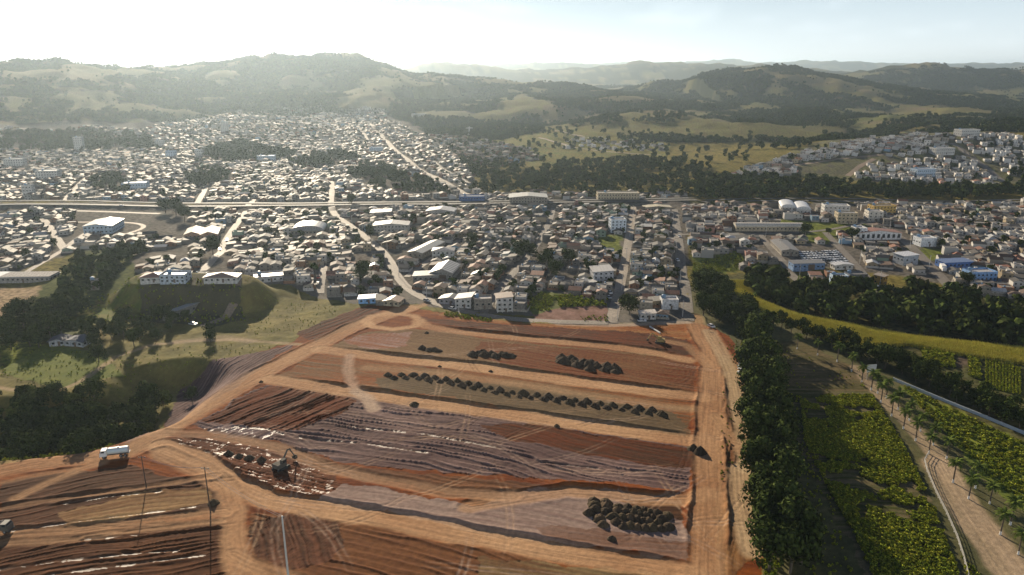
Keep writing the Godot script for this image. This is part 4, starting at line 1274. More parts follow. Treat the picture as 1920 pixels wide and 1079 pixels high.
	add_block("", pv([-410.1,-853.4,-509.4,-1068.8,-712.0,-1401.5,-705.6,-1572.0,-647.8,-1687.6,-511.7,-1802.6,-412.0,-1812.7,-199.2,-854.7]), Vector2(-0.2, -1.0), 7.6, 9.8, 0.87, 0.4, {"white": 0.25})
	add_block("", pv([-160.8,-683.2,-404.3,-1776.8,-311.3,-1825.1,-157.0,-1369.0,-63.8,-979.4,-28.3,-701.3]), Vector2(-214.3, -1269.6) - Vector2(-61.7, -766.8), 7.3, 9.4, 0.9, 0.3)
	add_block("", pv([-39.9,-678.6,-29.0,-718.3,175.3,-724.2,163.0,-671.2]), Vector2(101.4, -623.7) - Vector2(86.4, -539.1), 7.4, 9.0, 0.82, 0.5)
	add_block("", pv([-160.1,-1396.6,-65.6,-1007.1,-20.7,-950.4,36.5,-1008.6,24.8,-1146.5,-55.9,-1296.6]), Vector2(0.5, -1.0), 9.0, 12.0, 0.7, 0.6)
	add_block("", pv([220.9,-796.6,274.7,-859.7,348.0,-926.1,453.2,-985.2,561.9,-1031.5,585.9,-996.5,562.0,-927.5,511.5,-907.8,413.9,-894.2,337.3,-860.6,304.9,-804.5]), Vector2(438.4, -891.3) - Vector2(373.3, -813.8), 9.0, 11.0, 0.8, 0.1, {"white": 0.75})
	add_block("", pv([374.0,-801.7,408.9,-854.0,490.2,-891.4,554.3,-902.1,540.1,-824.2,525.9,-773.7,453.5,-776.1]), Vector2(556.5, -861.4) - Vector2(525.7, -764.8), 9.0, 11.5, 0.8, 0.1, {"white": 0.7})
	add_block("", pv([565.2,-945.9,598.8,-994.2,677.9,-1029.0,669.1,-897.7,617.7,-823.7,565.5,-826.2,568.7,-893.1]), Vector2(556.5, -861.4) - Vector2(525.7, -764.8), 9.5, 13.0, 0.75, 0.1, {"white": 0.7})
	add_block("", pv([82.1,-1269.5,157.2,-1288.3,257.9,-1194.9,232.0,-1109.1,148.7,-1146.4,82.4,-1143.8]), Vector2(1, -0.3), 14.0, 16.0, 0.45, 0.2, {"white": 0.8})
	add_block("", pv([-646.4,-1750.8,-531.5,-1876.3,-413.3,-1820.0,-405.8,-1783.9,-504.1,-1773.9,-615.7,-1631.6]), Vector2(0.3, -1.0), 11.0, 15.0, 0.6, 0.5, {"white": 0.2})
	add_block("", pv([-405.8,-1783.9,-399.5,-1846.1,-316.0,-1854.6,-308.9,-1810.6]), Vector2(0.3, -1.0), 10.0, 13.0, 0.8, 0.2, {"white": 0.5})

var woods: Array = []

func house_materials() -> void:
	var grain := grain_texture(256, 0.02, 61, 0.70, 1.14, 5)
	var walls := []
	var roofs := []
	for e in WALLS:
		var m := plain(lin(e[1], e[2], e[3]), 0.9, 0.0, 0.2)
		m.albedo_texture = grain
		m.uv1_triplanar = true
		m.uv1_world_triplanar = true
		m.uv1_scale = Vector3.ONE / 7.0
		walls.append(m)
	for e in ROOFS:
		var m := plain(lin(e[1], e[2], e[3]), 0.45 if e[0] == "bright metal" else 0.8, 0.0, 0.5)
		m.albedo_texture = grain
		m.uv1_triplanar = true
		m.uv1_world_triplanar = true
		m.uv1_scale = Vector3(1.0 / 6.0, 1.0 / 6.0, 1.0 / 2.5)
		roofs.append(m)
	mats.walls = walls
	mats.roofs = roofs
	mats.grain = grain

func build_houses() -> void:
	lots.sort_custom(func(a, b): return a.d < b.d)
	var near := lots.slice(0, 296)
	var rest := lots.slice(296)
	# count along each row so that a label can say which one
	var rows := {}
	for l in near:
		var key := "%d_%d" % [l.b, l.row]
		if not rows.has(key):
			rows[key] = []
		rows[key].append(l)
	var first_row := {}
	for l in near:
		first_row[l.b] = mini(first_row.get(l.b, 99), l.row)
	for key in rows:
		rows[key].sort_custom(func(a, b): return a.p.x < b.p.x)
		for k in rows[key].size():
			rows[key][k].k = k
	for l in near:
		var proto: Dictionary = house_kinds[l.kind]
		var o: Node3D = proto.root.duplicate()
		o.name = numbered("house")
		add_child(o)
		o.position = Vector3(l.p.x, land(l.p.x, l.p.y) + 0.1, l.p.y)
		o.rotation.y = l.turn
		o.scale = l.s
		for c in o.get_children():
			var n := str(c.name)
			if n.begins_with("wall") or n.begins_with("parapet"):
				c.material_override = mats.walls[l.wall]
			elif n == "annex_roof":
				c.material_override = mats.roofs[(l.row * 7 + l.k * 3) % 4]
			elif n == "annex":
				c.material_override = mats.walls[[3, 3, 1, 4][(l.row + l.k) % 4]]
			elif n == "yard_wall":
				c.material_override = mats.walls[[3, 1, 3, 0, 4][(l.row + l.k) % 5]]
			elif n.begins_with("roof"):
				c.material_override = mats.roofs[l.roof] if not proto.kind.begins_with("flat") else mats.slab
		var text := "%s %s house, %s from left in %s row %s" % [WALLS[l.wall][0], house_word(proto.kind), ordinal(l.k), ordinal(l.row - first_row[l.b]), blocks[l.b]]
		tag(o, text.replace("  ", " "), "house", "low houses of the near town")
	# the rest of the town: one mass
	var ws := Shape.new()
	var rs := Shape.new()
	for l in rest:
		var t := Transform3D(Basis(Vector3.UP, l.turn).scaled_local(l.s * Vector3(1.04, 1.0, 1.04)), Vector3(l.p.x, land(l.p.x, l.p.y) - 0.1, l.p.y))
		var w := 8.6
		var d := 9.8
		var wc: Array = WALLS[l.wall]
		var rc: Array = ROOFS[l.roof]
		var b: float = rng.randf_range(0.5, 0.95) * l.bright
		ws.tint = Color(wc[1], wc[2], wc[3]) * b
		rs.tint = Color(rc[1], rc[2], rc[3]) * rng.randf_range(0.5, 1.0)
		var kind: String = house_kinds[l.kind].kind
		var two := kind.ends_with("2")
		var h := 6.1 if two else 3.4
		if kind.begins_with("flat"):
			ws.box(Vector3(-w / 2, -1.5, -d / 2), Vector3(w / 2, h, d / 2), t)
			parapet(ws, w, d, h, 0.6, t)
			rs.tint = Color(0.17, 0.155, 0.135) * rng.randf_range(0.6, 1.3)
			rs.box(Vector3(-w / 2 + 0.2, h + 0.01, -d / 2 + 0.2), Vector3(w / 2 - 0.2, h + 0.15, d / 2 - 0.2), t)
			if rng.randf() < 0.5:
				ws.box(Vector3(-w * 0.35, h + 0.16, -d * 0.3), Vector3(-w * 0.1, h + 1.9, -d * 0.05), t)
		elif kind == "hip":
			ws.box(Vector3(-w / 2, -1.5, -d / 2), Vector3(w / 2, h, d / 2), t)
			hip_roof(rs, w, d, h + 0.17, 1.7, 0.5, t)
		elif kind == "mono":
			ws.box(Vector3(-w / 2, -1.5, -d / 2), Vector3(w / 2, h, d / 2), t)
			rs.box(Vector3(-0.3, 0.05, -d / 2 - 0.3), Vector3(w + 0.4, 0.2, d / 2 + 0.3), t * Transform3D(Basis(Vector3(0, 0, 1), 0.1), Vector3(-w / 2, h, 0)))
		else:
			gable_walls(ws, w, d, h, 1.5, t)
			gable_roof(rs, w, d, h, 1.5, 0.45, 0.14, t)
		if rng.randf() < 0.55:
			ws.tint = Color(0.2, 0.185, 0.165) * rng.randf_range(0.7, 1.3)
			var aw := rng.randf_range(2.0, 4.0)
			var ah := rng.randf_range(2.2, 3.0)
			ws.box(Vector3(w / 2 - 0.5, -1.5, -d * 0.5), Vector3(w / 2 + aw, ah, d * rng.randf_range(-0.1, 0.3)), t)
			rs.tint = Color(0.13, 0.115, 0.10) * rng.randf_range(0.6, 1.9)
			rs.box(Vector3(w / 2 - 0.4, 0.02, -d * 0.53), Vector3(w / 2 + aw + 0.3, 0.14, d * 0.32), t * Transform3D(Basis(Vector3(0, 0, 1), rng.randf_range(-0.1, 0.02)), Vector3(0, ah + 0.35, 0)))
		if rng.randf() < 0.4:
			ws.tint = Color(0.3, 0.28, 0.25) * rng.randf_range(0.6, 1.4)
			ws.box(Vector3(-w / 2 - 0.8, -1.5, d / 2 + 1.2), Vector3(w / 2 + 0.8, 1.8, d / 2 + 1.35), t)
		# dark openings on the two long fronts
		if l.d < 1200.0:
			ws.tint = Color(0.03, 0.032, 0.035)
			for y in ([1.6, 4.6] if two else [1.6]):
				for k in [-0.25, 0.22]:
					ws.box(Vector3(w * k - 0.7, y - 0.6, d / 2), Vector3(w * k + 0.7, y + 0.6, d / 2 + 0.05), t)
					ws.box(Vector3(w / 2, y - 0.6, d * k - 0.7), Vector3(w / 2 + 0.05, y + 0.6, d * k + 0.7), t)
	var root := Node3D.new()
	root.name = "far_houses"
	add_child(root)
	tag(root, "tightly packed low houses of the far town and the hills behind", "houses", "", "stuff")
	part("walls", ws.mesh(true), mats.far_wall, root)
	part("roofs", rs.mesh(true), mats.far_roof, root)
	print("houses ", lots.size())

# ---------------------------------------------------------------- single buildings
func turn_of(d: Vector2) -> float:
	# turns local z along d
	return atan2(d.x, d.y)

func building(called: String, label: String, at: Vector2, dir: Vector2, w: float, d: float, h: float, roof: String, wall: Color, top: Color, opt := {}) -> Node3D:
	w *= 0.78
	d *= 0.78
	h *= 0.8
	spots_taken.append(Vector3(at.x, at.y, maxf(w, d) * 0.5 + 2.0))
	var o := thing(called, label, opt.get("category", "building"), Vector3(at.x, land(at.x, at.y) + opt.get("lift", 0.1), at.y), turn_of(dir))
	var ws := Shape.new()
	var rs := Shape.new()
	var rise: float = opt.get("rise", 2.0) * 0.8
	match roof:
		"gable":
			gable_walls(ws, w, d, h, rise)
			gable_roof(rs, w, d, h, rise, 0.6, 0.2)
		"hip":
			ws.box(Vector3(-w / 2, -1.0, -d / 2), Vector3(w / 2, h, d / 2))
			hip_roof(rs, w, d, h + 0.17, rise)
		"vault":
			ws.box(Vector3(-w / 2, -1.0, -d / 2), Vector3(w / 2, h, d / 2))
			vault_roof(rs, w, d, h + 0.005, rise)
		"mono":
			ws.box(Vector3(-w / 2, -1.0, -d / 2), Vector3(w / 2, h, d / 2))
			var a := atan2(rise, w)
			ws.tri(Vector3(-w / 2, h, -d / 2), Vector3(w / 2, h + rise, -d / 2), Vector3(w / 2, h, -d / 2))
			ws.tri(Vector3(-w / 2, h, d / 2), Vector3(w / 2, h, d / 2), Vector3(w / 2, h + rise, d / 2))
			ws.quad(Vector3(w / 2, h, -d / 2), Vector3(w / 2, h + rise, -d / 2), Vector3(w / 2, h + rise, d / 2), Vector3(w / 2, h, d / 2))
			rs.box(Vector3(-0.5, 0.004, -d / 2 - 0.4), Vector3(w / cos(a) + 0.5, 0.16, d / 2 + 0.4), Transform3D(Basis(Vector3(0, 0, 1), a), Vector3(-w / 2, h, 0)))
		_:
			ws.box(Vector3(-w / 2, -1.0, -d / 2), Vector3(w / 2, h, d / 2))
			rs.box(Vector3(-w / 2 + 0.2, h + 0.003, -d / 2 + 0.2), Vector3(w / 2 - 0.2, h + 0.16, d / 2 - 0.2))
	var wm := plain(lin(wall.r, wall.g, wall.b), 0.85, 0.0, 0.25)
	wm.albedo_texture = mats.grain
	wm.uv1_triplanar = true
	wm.uv1_world_triplanar = true
	wm.uv1_scale = Vector3.ONE / 9.0
	var rm := plain(lin(top.r, top.g, top.b), opt.get("rough", 0.5), 0.0, 0.5)
	rm.albedo_texture = mats.grain
	rm.uv1_triplanar = true
	rm.uv1_world_triplanar = true
	rm.uv1_scale = Vector3(0.16, 0.16, 0.4)
	part("wall", ws.mesh(), wm, o)
	part("roof", rs.mesh(), rm, o)
	if roof == "flat":
		var ps := Shape.new()
		parapet(ps, w, d, h, 0.9)
		part("parapet", ps.mesh(), wm, o)
		part("water_tank", mats.tank_mesh, mats.tank, o, Vector3(-w * 0.3, h + 0.16, -d * 0.25)).scale = Vector3(1.6, 1.6, 1.6)
	if opt.get("ribs", 0) > 0:
		# pale skylight strips lying on a gable roof
		var a := atan2(rise, w / 2)
		for k in opt.ribs:
			var z := lerpf(-d / 2, d / 2, (k + 0.5) / opt.ribs)
			for side in [-1.0, 1.0]:
				var s := Shape.new()
				s.box(Vector3(0.3, 0.215, -0.7), Vector3(w / 2 / cos(a), 0.25, 0.7), Transform3D(Basis(Vector3.UP, 0.0 if side > 0 else PI) * Basis(Vector3(0, 0, 1), -a), Vector3(0, h + rise, z)))
				part("skylight", s.mesh(), mats.skylight, o)
	var floors: int = opt.get("floors", maxi(1, int(h / 2.5)))
	var count: int = opt.get("windows", maxi(2, int(w / 2.6)))
	for f in floors:
		var y := (f + 0.55) * h / floors
		for k in count:
			var x := lerpf(-w / 2, w / 2, (k + 0.5) / count)
			window_on(o, Vector3(x, y, d / 2 + 0.012), 0.0, opt.get("ww", 1.1), opt.get("wh", 0.95))
		var side_count := maxi(2, int(d / 3.0))
		for k in side_count:
			var z := lerpf(-d / 2, d / 2, (k + 0.5) / side_count)
			window_on(o, Vector3(w / 2 + 0.012, y, z), PI / 2, 1.1, 0.95)
			window_on(o, Vector3(-w / 2 - 0.012, y, z), PI / 2, 1.1, 0.95)
	var door := part("door", mats.door_mesh, mats.door, o, Vector3(w * 0.08, 0, d / 2 + 0.02))
	if opt.get("gate", false):
		door.scale = Vector3(4.0, 1.7, 1.0)
	if opt.get("balcony", false):
		for f in range(1, floors):
			var s := Shape.new()
			var y := f * h / floors
			s.box(Vector3(-w / 2, y - 0.15, d / 2 + 0.003), Vector3(w / 2, y, d / 2 + 1.5))
			s.box(Vector3(-w / 2, y, d / 2 + 1.38), Vector3(w / 2, y + 0.95, d / 2 + 1.5))
			for k in 4:
				var x := lerpf(-w / 2 + 0.2, w / 2 - 0.2, k / 3.0)
				s.box(Vector3(x - 0.14, y - h / floors + 0.003, d / 2 + 1.2), Vector3(x + 0.14, y - 0.153, d / 2 + 1.48))
			part("balcony", s.mesh(), wm, o)
	return o

func build_landmarks() -> void:
	var white := Color(0.52, 0.51, 0.48)
	var cream := Color(0.42, 0.355, 0.25)
	var grey := Color(0.26, 0.25, 0.23)
	var raw := Color(0.25, 0.225, 0.19)
	var fib := Color(0.19, 0.185, 0.175)
	var metal := Color(0.25, 0.26, 0.26)
	var clay := Color(0.22, 0.11, 0.075)
	var diag := Vector2(27.9, -578.5) - Vector2(-15.1, -356.6)
	var toward := Vector2(0, 1)
	building("warehouse", "dark grey warehouse with pale skylight strips beside the winding street", Vector2(-40.2, -424.0), Vector2(-43.7, -404.8) - Vector2(-34.4, -466.6), 17, 27, 6.0, "gable", grey, fib, {"rise": 3.0, "ribs": 7, "gate": true, "category": "warehouse"})
	building("warehouse", "low dark shed left of the warehouse with skylight strips", Vector2(-50.5, -415.9), toward, 19, 13, 4.5, "mono", grey, fib, {"rise": 1.0, "category": "warehouse"})
	building("warehouse", "long smooth grey roofed shed along the pale lane", Vector2(-58.0, -482.6), Vector2(-63.4, -462.4) - Vector2(-49.5, -501.2), 13, 44, 5.0, "gable", raw, metal, {"rise": 1.4, "category": "warehouse"})
	building("villa", "large white villa with balconies beside the sandy lot", Vector2(-45.1, -468.0), toward, 18, 12, 7.0, "hip", white, Color(0.3, 0.28, 0.26), {"balcony": true, "floors": 2})
	building("apartment_house", "three-storey white balconied house with brown roof facing the red earth", Vector2(-4.2, -360.9), Vector2(0.12, 1), 10.5, 11, 9.0, "mono", white, Color(0.24, 0.17, 0.12), {"rise": 0.7, "balcony": true, "floors": 3})
	building("plain_house", "bare grey two-storey box house beside the balconied house", Vector2(-15.4, -363.6), Vector2(0.12, 1), 12, 9, 6.2, "flat", raw, Color(0.36, 0.34, 0.31))
	building("corner_house", "white wedge-roofed corner house where the diagonal street begins", Vector2(-24.8, -367.1), Vector2(-15.0, -354.0) - Vector2(-10.2, -383.2), 11, 12, 5.8, "mono", white, fib, {"rise": 1.8, "floors": 2})
	building("long_house", "dark roofed row house left of the white corner house", Vector2(-32.5, -371.7), Vector2(-0.25, 1), 14, 9, 3.6, "gable", Color(0.3, 0.29, 0.31), Color(0.12, 0.12, 0.12), {"rise": 1.4})
	building("tower_house", "tall grey and white three-storey house beside the parked-car street", Vector2(52.5, -413.6), Vector2(0.08, 1), 15, 17, 9.0, "mono", Color(0.42, 0.43, 0.45), Color(0.38, 0.36, 0.34), {"rise": 0.8, "floors": 3})
	building("white_cottage", "small white cottage with slanting roof right at the site edge", Vector2(67.8, -347.3), Vector2(0.0, 1), 10.0, 7.5, 3.3, "mono", white, Color(0.45, 0.41, 0.36), {"rise": 0.7, "windows": 3})
	building("cube_house", "blank white modern house behind the small cottage", Vector2(82.1, -363.6), Vector2(0.0, 1), 11, 9, 5.6, "flat", Color(0.66, 0.66, 0.66), Color(0.4, 0.38, 0.36), {"floors": 1, "windows": 1})
	building("apartment_block", "four-storey white and blue apartment block with square windows", Vector2(80.7, -550.4), Vector2(0.1, 1), 15, 12, 11.5, "flat", Color(0.56, 0.62, 0.68), Color(0.33, 0.31, 0.29), {"floors": 4, "windows": 4})
	building("factory", "pale blue factory with grey roof on the left", Vector2(-315.0, -554.2), Vector2(-313.4, -539.1) - Vector2(-319.8, -578.5), 26, 34, 7.5, "gable", Color(0.36, 0.47, 0.56), Color(0.27, 0.26, 0.25), {"rise": 2.0, "category": "factory"})
	building("barn", "long barn with bright metal roof at the left edge", Vector2(-288.2, -414.8), Vector2(0.05, 1), 46, 15, 4.6, "mono", Color(0.3, 0.28, 0.26), Color(0.55, 0.56, 0.55), {"rise": -1.0, "rough": 0.4, "category": "barn"})
	building("brick_shed", "tan gabled shed nearer the glinting street", Vector2(-224.1, -531.8), Vector2(-219.3, -512.7) - Vector2(-235.1, -568.2), 15, 30, 5.0, "gable", Color(0.35, 0.22, 0.15), Color(0.36, 0.25, 0.16), {"rise": 2.6, "category": "shed"})
	building("brick_shed", "tan gabled shed left of its twin", Vector2(-236.0, -531.8), Vector2(-231.9, -512.7) - Vector2(-246.9, -568.2), 14, 28, 5.0, "gable", Color(0.35, 0.22, 0.15), Color(0.38, 0.27, 0.17), {"rise": 2.4, "category": "shed"})
	building("arched_hall", "hall with a grey arched metal roof in the left part of town", Vector2(-154.7, -546.6), Vector2(0.1, 1), 31, 24, 4.0, "vault", raw, Color(0.24, 0.24, 0.25), {"rise": 5.0, "rough": 0.4, "category": "hall"})
	building("farm_shed", "narrow grey roofed shed below the shaded bank", Vector2(-165.7, -354.0), Vector2(-169.3, -345.7) - Vector2(-161.3, -363.6), 7.0, 34, 3.6, "mono", Color(0.2, 0.19, 0.17), Color(0.30, 0.30, 0.29), {"rise": 0.9, "category": "shed"})
	building("villa", "white and pale blue villa standing on the bank", Vector2(-178.1, -372.3), Vector2(0.0, 1), 17, 11, 4.6, "flat", Color(0.46, 0.52, 0.58), Color(0.3, 0.3, 0.3), {"floors": 2})
	building("villa", "brown roofed white villa left of the pale blue one", Vector2(-189.9, -373.3), Vector2(0.1, 1), 15, 11, 3.4, "hip", white, clay, {"rise": 2.0})
	building("villa", "long white villa with brown roof at the bank's right end", Vector2(-152.9, -371.3), Vector2(0.05, 1), 22, 10, 3.4, "hip", white, Color(0.25, 0.17, 0.12), {"rise": 2.2})
	building("walled_house", "low white walled house at the top of the olive field", Vector2(-139.4, -402.6), Vector2(0.35, 1), 21, 15, 3.2, "flat", Color(0.42, 0.43, 0.45), Color(0.22, 0.17, 0.13), {"windows": 5})
	building("garden_house", "house with bright blue awning at the olive field's top", Vector2(-77.3, -373.6), Vector2(0.1, 1), 12, 9, 3.2, "mono", Color(0.22, 0.42, 0.70), Color(0.17, 0.33, 0.55), {"rise": 0.5})
	building("plain_house", "cream low house just above the roundabout", Vector2(-62.8, -369.0), Vector2(-0.25, 1), 11, 9, 3.2, "gable", cream, Color(0.38, 0.26, 0.17), {"rise": 1.4})
	# farm in the trees
	building("farmhouse", "left hand white farmhouse among dark trees", Vector2(-205.3, -311.0), Vector2(0.2, 1), 9, 8, 3.0, "gable", Color(0.36, 0.38, 0.40), Color(0.10, 0.10, 0.11), {"rise": 1.2, "rough": 0.9, "category": "house"})
	building("farmhouse", "right hand pale farmhouse among dark trees", Vector2(-196.5, -310.3), Vector2(-0.2, 1), 12, 8, 3.0, "gable", Color(0.36, 0.38, 0.40), Color(0.10, 0.11, 0.13), {"rise": 1.2, "rough": 0.9, "category": "house"})
	building("hut", "small pale hut below the houses on the left bank", Vector2(-230.3, -387.1), Vector2(0.0, 1), 8, 7, 5.0, "flat", raw, grey, {"category": "house"})
	# right of town
	building("vaulted_hall", "left white barrel-vaulted hall near the highway", Vector2(240.9, -633.6), Vector2(231.8, -578.5) - Vector2(257.7, -676.1), 15, 34, 6.5, "vault", white, Color(0.55, 0.56, 0.57), {"rise": 3.5, "rough": 0.45, "category": "hall"})
	building("vaulted_hall", "right white barrel-vaulted hall near the highway", Vector2(252.1, -628.6), Vector2(231.8, -578.5) - Vector2(257.7, -676.1), 15, 36, 5.5, "vault", white, Color(0.58, 0.59, 0.6), {"rise": 3.5, "rough": 0.45, "category": "hall"})
	building("vaulted_hall", "long cream vaulted roof hall above the white houses", Vector2(197.9, -554.2), Vector2(1, 0.02), 11, 66, 4.5, "vault", cream, Color(0.52, 0.47, 0.38), {"rise": 2.8, "category": "hall"})
	building("arcaded_hall", "long white hall with a row of dark arches and terracotta roof", Vector2(267.2, -526.5), Vector2(0.05, 1), 44, 13, 6.0, "gable", Color(0.64, 0.64, 0.64), Color(0.28, 0.13, 0.08), {"rise": 2.6, "windows": 9, "floors": 1, "ww": 2.0, "wh": 2.8, "category": "hall"})
	building("hall_tower", "square white block at the left end of the arcaded hall", Vector2(255.0, -526.5), Vector2(0.05, 1), 10, 12, 9.5, "flat", Color(0.64, 0.65, 0.66), Color(0.4, 0.4, 0.4), {"floors": 2})
	building("block_shed", "plain grey-blue block shed with pale flat roof", Vector2(252.4, -454.2), Vector2(0.25, 1), 14, 12, 7.5, "mono", Color(0.33, 0.36, 0.40), Color(0.52, 0.53, 0.55), {"rise": 0.5, "floors": 1, "windows": 2, "category": "shed"})
	building("yellow_block", "yellow ochre building near the wooded valley", Vector2(316.6, -618.9), Vector2(0.1, 1), 26, 12, 9.0, "flat", Color(0.50, 0.34, 0.11), Color(0.3, 0.25, 0.2), {"floors": 3, "windows": 7})
	building("apartment_block", "tall white apartment block right of the vaulted halls", Vector2(273.8, -611.8), Vector2(-0.15, 1), 26, 14, 11.0, "flat", white, Color(0.45, 0.44, 0.42), {"floors": 3, "windows": 6})
	building("apartment_block", "cream apartment block in front of the white one", Vector2(270.2, -582.8), Vector2(-0.1, 1), 20, 12, 10.0, "flat", cream, Color(0.4, 0.38, 0.35), {"floors": 3, "windows": 5})
	building("apartment_block", "narrow off-white apartment block right of the cream one", Vector2(296.8, -591.4), Vector2(-0.1, 1), 15, 13, 9.5, "flat", Color(0.56, 0.52, 0.45), Color(0.4, 0.38, 0.35), {"floors": 3, "windows": 3})
	building("car_depot", "blue fronted depot below the car yard", Vector2(185.0, -443.7), Vector2(0.0, 1), 25, 11, 5.0, "mono", Color(0.17, 0.26, 0.42), Color(0.16, 0.15, 0.14), {"rise": 0.6, "gate": true, "category": "depot"})
	building("yard_office", "white office with three windows at the car yard", Vector2(206.0, -441.2), Vector2(0.1, 1), 15, 7, 3.6, "gable", white, Color(0.5, 0.5, 0.5), {"rise": 0.9, "windows": 3, "category": "office"})
	building("long_shed", "long grey shed along the car yard's left side", Vector2(186.9, -488.6), Vector2(182.0, -446.3) - Vector2(189.6, -521.2), 14, 40, 4.5, "gable", raw, Color(0.2, 0.185, 0.165), {"rise": 1.2, "category": "shed"})
	building("roadside_house", "pale blue and white house above the dark trees", Vector2(193.5, -415.9), Vector2(0.05, 1), 11, 8, 4.5, "flat", Color(0.44, 0.56, 0.68), Color(0.4, 0.39, 0.36))
	building("roadside_shed", "dark flat shed right of the pale blue house", Vector2(203.3, -415.9), Vector2(0.05, 1), 14, 9, 4.2, "flat", Color(0.13, 0.14, 0.16), Color(0.22, 0.2, 0.17), {"category": "shed"})
	building("ochre_shed", "narrow ochre walled shed at the street's end", Vector2(213.5, -407.0), Vector2(0.6, 1), 5, 8, 6.5, "mono", Color(0.40, 0.24, 0.06), Color(0.3, 0.25, 0.2), {"rise": 0.5, "category": "shed"})
	building("blue_shed", "deep blue walled shed below the green lot", Vector2(279.0, -446.3), Vector2(0.1, 1), 24, 12, 4.6, "mono", Color(0.08, 0.16, 0.40), Color(0.12, 0.17, 0.3), {"rise": 0.5, "category": "shed"})
	building("blue_house", "sky blue house with flat roof at the right of town", Vector2(277.0, -417.1), Vector2(0.1, 1), 20, 12, 6.0, "flat", Color(0.20, 0.34, 0.58), Color(0.4, 0.38, 0.36), {"floors": 2})
	building("white_block", "white cube house above the green lot", Vector2(291.9, -504.4), Vector2(0.1, 1), 15, 12, 6.5, "flat", Color(0.62, 0.65, 0.68), Color(0.48, 0.47, 0.45), {"floors": 1, "windows": 1})
	# along the highway
	building("depot", "big pale roofed depot beside the highway", Vector2(14.8, -670.5), Vector2(0.02, 1), 44, 26, 6.5, "gable", raw, Color(0.42, 0.41, 0.36), {"rise": 2.0, "category": "depot"})
	building("depot", "cream topped depot block right of the pale one", Vector2(100.1, -687.6), Vector2(0.02, 1), 50, 16, 7.0, "flat", cream, Color(0.45, 0.4, 0.3), {"category": "depot"})
	building("depot", "yellow roofed depot near the two straight streets", Vector2(127.2, -633.6), Vector2(0.02, 1), 30, 12, 5.0, "gable", raw, Color(0.5, 0.43, 0.28), {"rise": 1.4, "category": "depot"})
	building("depot", "deep blue depot beside the highway", Vector2(-37.3, -676.1), Vector2(0.02, 1), 30, 14, 7.0, "flat", Color(0.06, 0.12, 0.28), Color(0.2, 0.24, 0.3), {"category": "depot"})
	building("workshop", "white roofed workshop below the highway", Vector2(-110.9, -611.8), Vector2(0.1, 1), 22, 18, 5.0, "mono", raw, Color(0.58, 0.58, 0.57), {"rise": 1.0, "rough": 0.4, "category": "workshop"})
	building("workshop", "big cream walled workshop with grey roof", Vector2(-92.8, -554.2), Vector2(0.05, 1), 34, 18, 6.5, "gable", Color(0.42, 0.40, 0.37), Color(0.3, 0.29, 0.28), {"rise": 1.8, "category": "workshop"})
	building("workshop", "open fronted grey workshop right of the cream one", Vector2(-60.0, -614.2), Vector2(-0.1, 1), 30, 20, 6.0, "gable", Color(0.36, 0.35, 0.33), Color(0.33, 0.33, 0.33), {"rise": 2.2, "gate": true, "category": "workshop"})
	# tall blocks of the far town
	var far_blocks := [[Vector2(-644.3, -1102.9), 15, 13, 23, "white tower block standing alone in the far town"], [Vector2(-519.3, -1349.0), 15, 13, 22, "pale tower block on the far slope"], [Vector2(-623.9, -924.3), 28, 16, 14, "broad white block at the far left"], [Vector2(-514.3, -813.0), 28, 18, 13, "wide white block above the highway"], [Vector2(-464.7, -699.7), 11, 10, 15, "slim white block just above the highway"], [Vector2(-556.9, -1172.3), 16, 14, 13, "white block below the dark wood"], [Vector2(-465.6, -1008.5), 16, 12, 12, "pale blue block in the far town"], [Vector2(-431.1, -1018.8), 14, 12, 12, "white block beside the dark wood"], [Vector2(-328.0, -984.6), 30, 14, 8, "long pale blue hall in the far town"], [Vector2(-388.3, -752.4), 30, 18, 9, "pale blue hall above the highway"], [Vector2(-207.3, -1127.9), 26, 14, 8, "blue roofed hall beside the long avenue"], [Vector2(-214.0, -1716.7), 40, 16, 9, "white hall with long roof at the far end of town"], [Vector2(530.0, -911.7), 34, 16, 9, "long white block on the hill of new houses"], [Vector2(605.0, -990.4), 36, 18, 9, "white hall crowning the hill of new houses"], [Vector2(461.0, -822.6), 30, 14, 9, "pale blue block on the near slope of new houses"]]
	for b in far_blocks:
		building("tower_block" if b[3] > 14 else "town_block", b[4], b[0], Vector2(0.2, 1), b[1], b[2], b[3], "flat", Color(0.42, 0.52, 0.62) if "blue" in b[4] else white, Color(0.4, 0.39, 0.37), {"lift": 0.0})
	statue(Vector2(-80.1, -1397.8))

func statue(at: Vector2) -> void:
	var o := thing("statue", "pale statue with outstretched arms above the far town", "statue", Vector3(at.x, land(at.x, at.y), at.y), 0.25)
	var s := Shape.new()
	s.box(Vector3(-3.2, -2, -3.2), Vector3(3.2, 3.0, 3.2))
	s.box(Vector3(-2.2, 3.0, -2.2), Vector3(2.2, 5.0, 2.2))
	part("pedestal", s.mesh(), mats.concrete, o)
	var f := Shape.new()
	f.cylinder(Vector3(0, 5, 0), 1.9, 1.35, 6.5, 12)
	f.cylinder(Vector3(0, 11.5, 0), 1.35, 1.6, 2.2, 12)
	f.cylinder(Vector3(0, 13.7, 0), 1.6, 0.6, 0.9, 12)
	f.cylinder(Vector3(0, 14.5, 0), 0.75, 0.85, 1.0, 10)
	f.cylinder(Vector3(0, 15.5, 0), 0.85, 0.3, 0.6, 10)
	for k in [-1.0, 1.0]:
		f.bar(Vector3(k * 1.0, 13.2, 0), Vector3(k * 4.2, 13.0, 0.3), 0.95, 0.75, 8)
		f.bar(Vector3(k * 4.2, 13.0, 0.3), Vector3(k * 7.2, 12.9, 0.6), 0.75, 0.35, 8)
	part("figure", f.mesh(), mats.concrete, o)

# ---------------------------------------------------------------- plants
var tree_count := 0
var wood_spots: Array = []

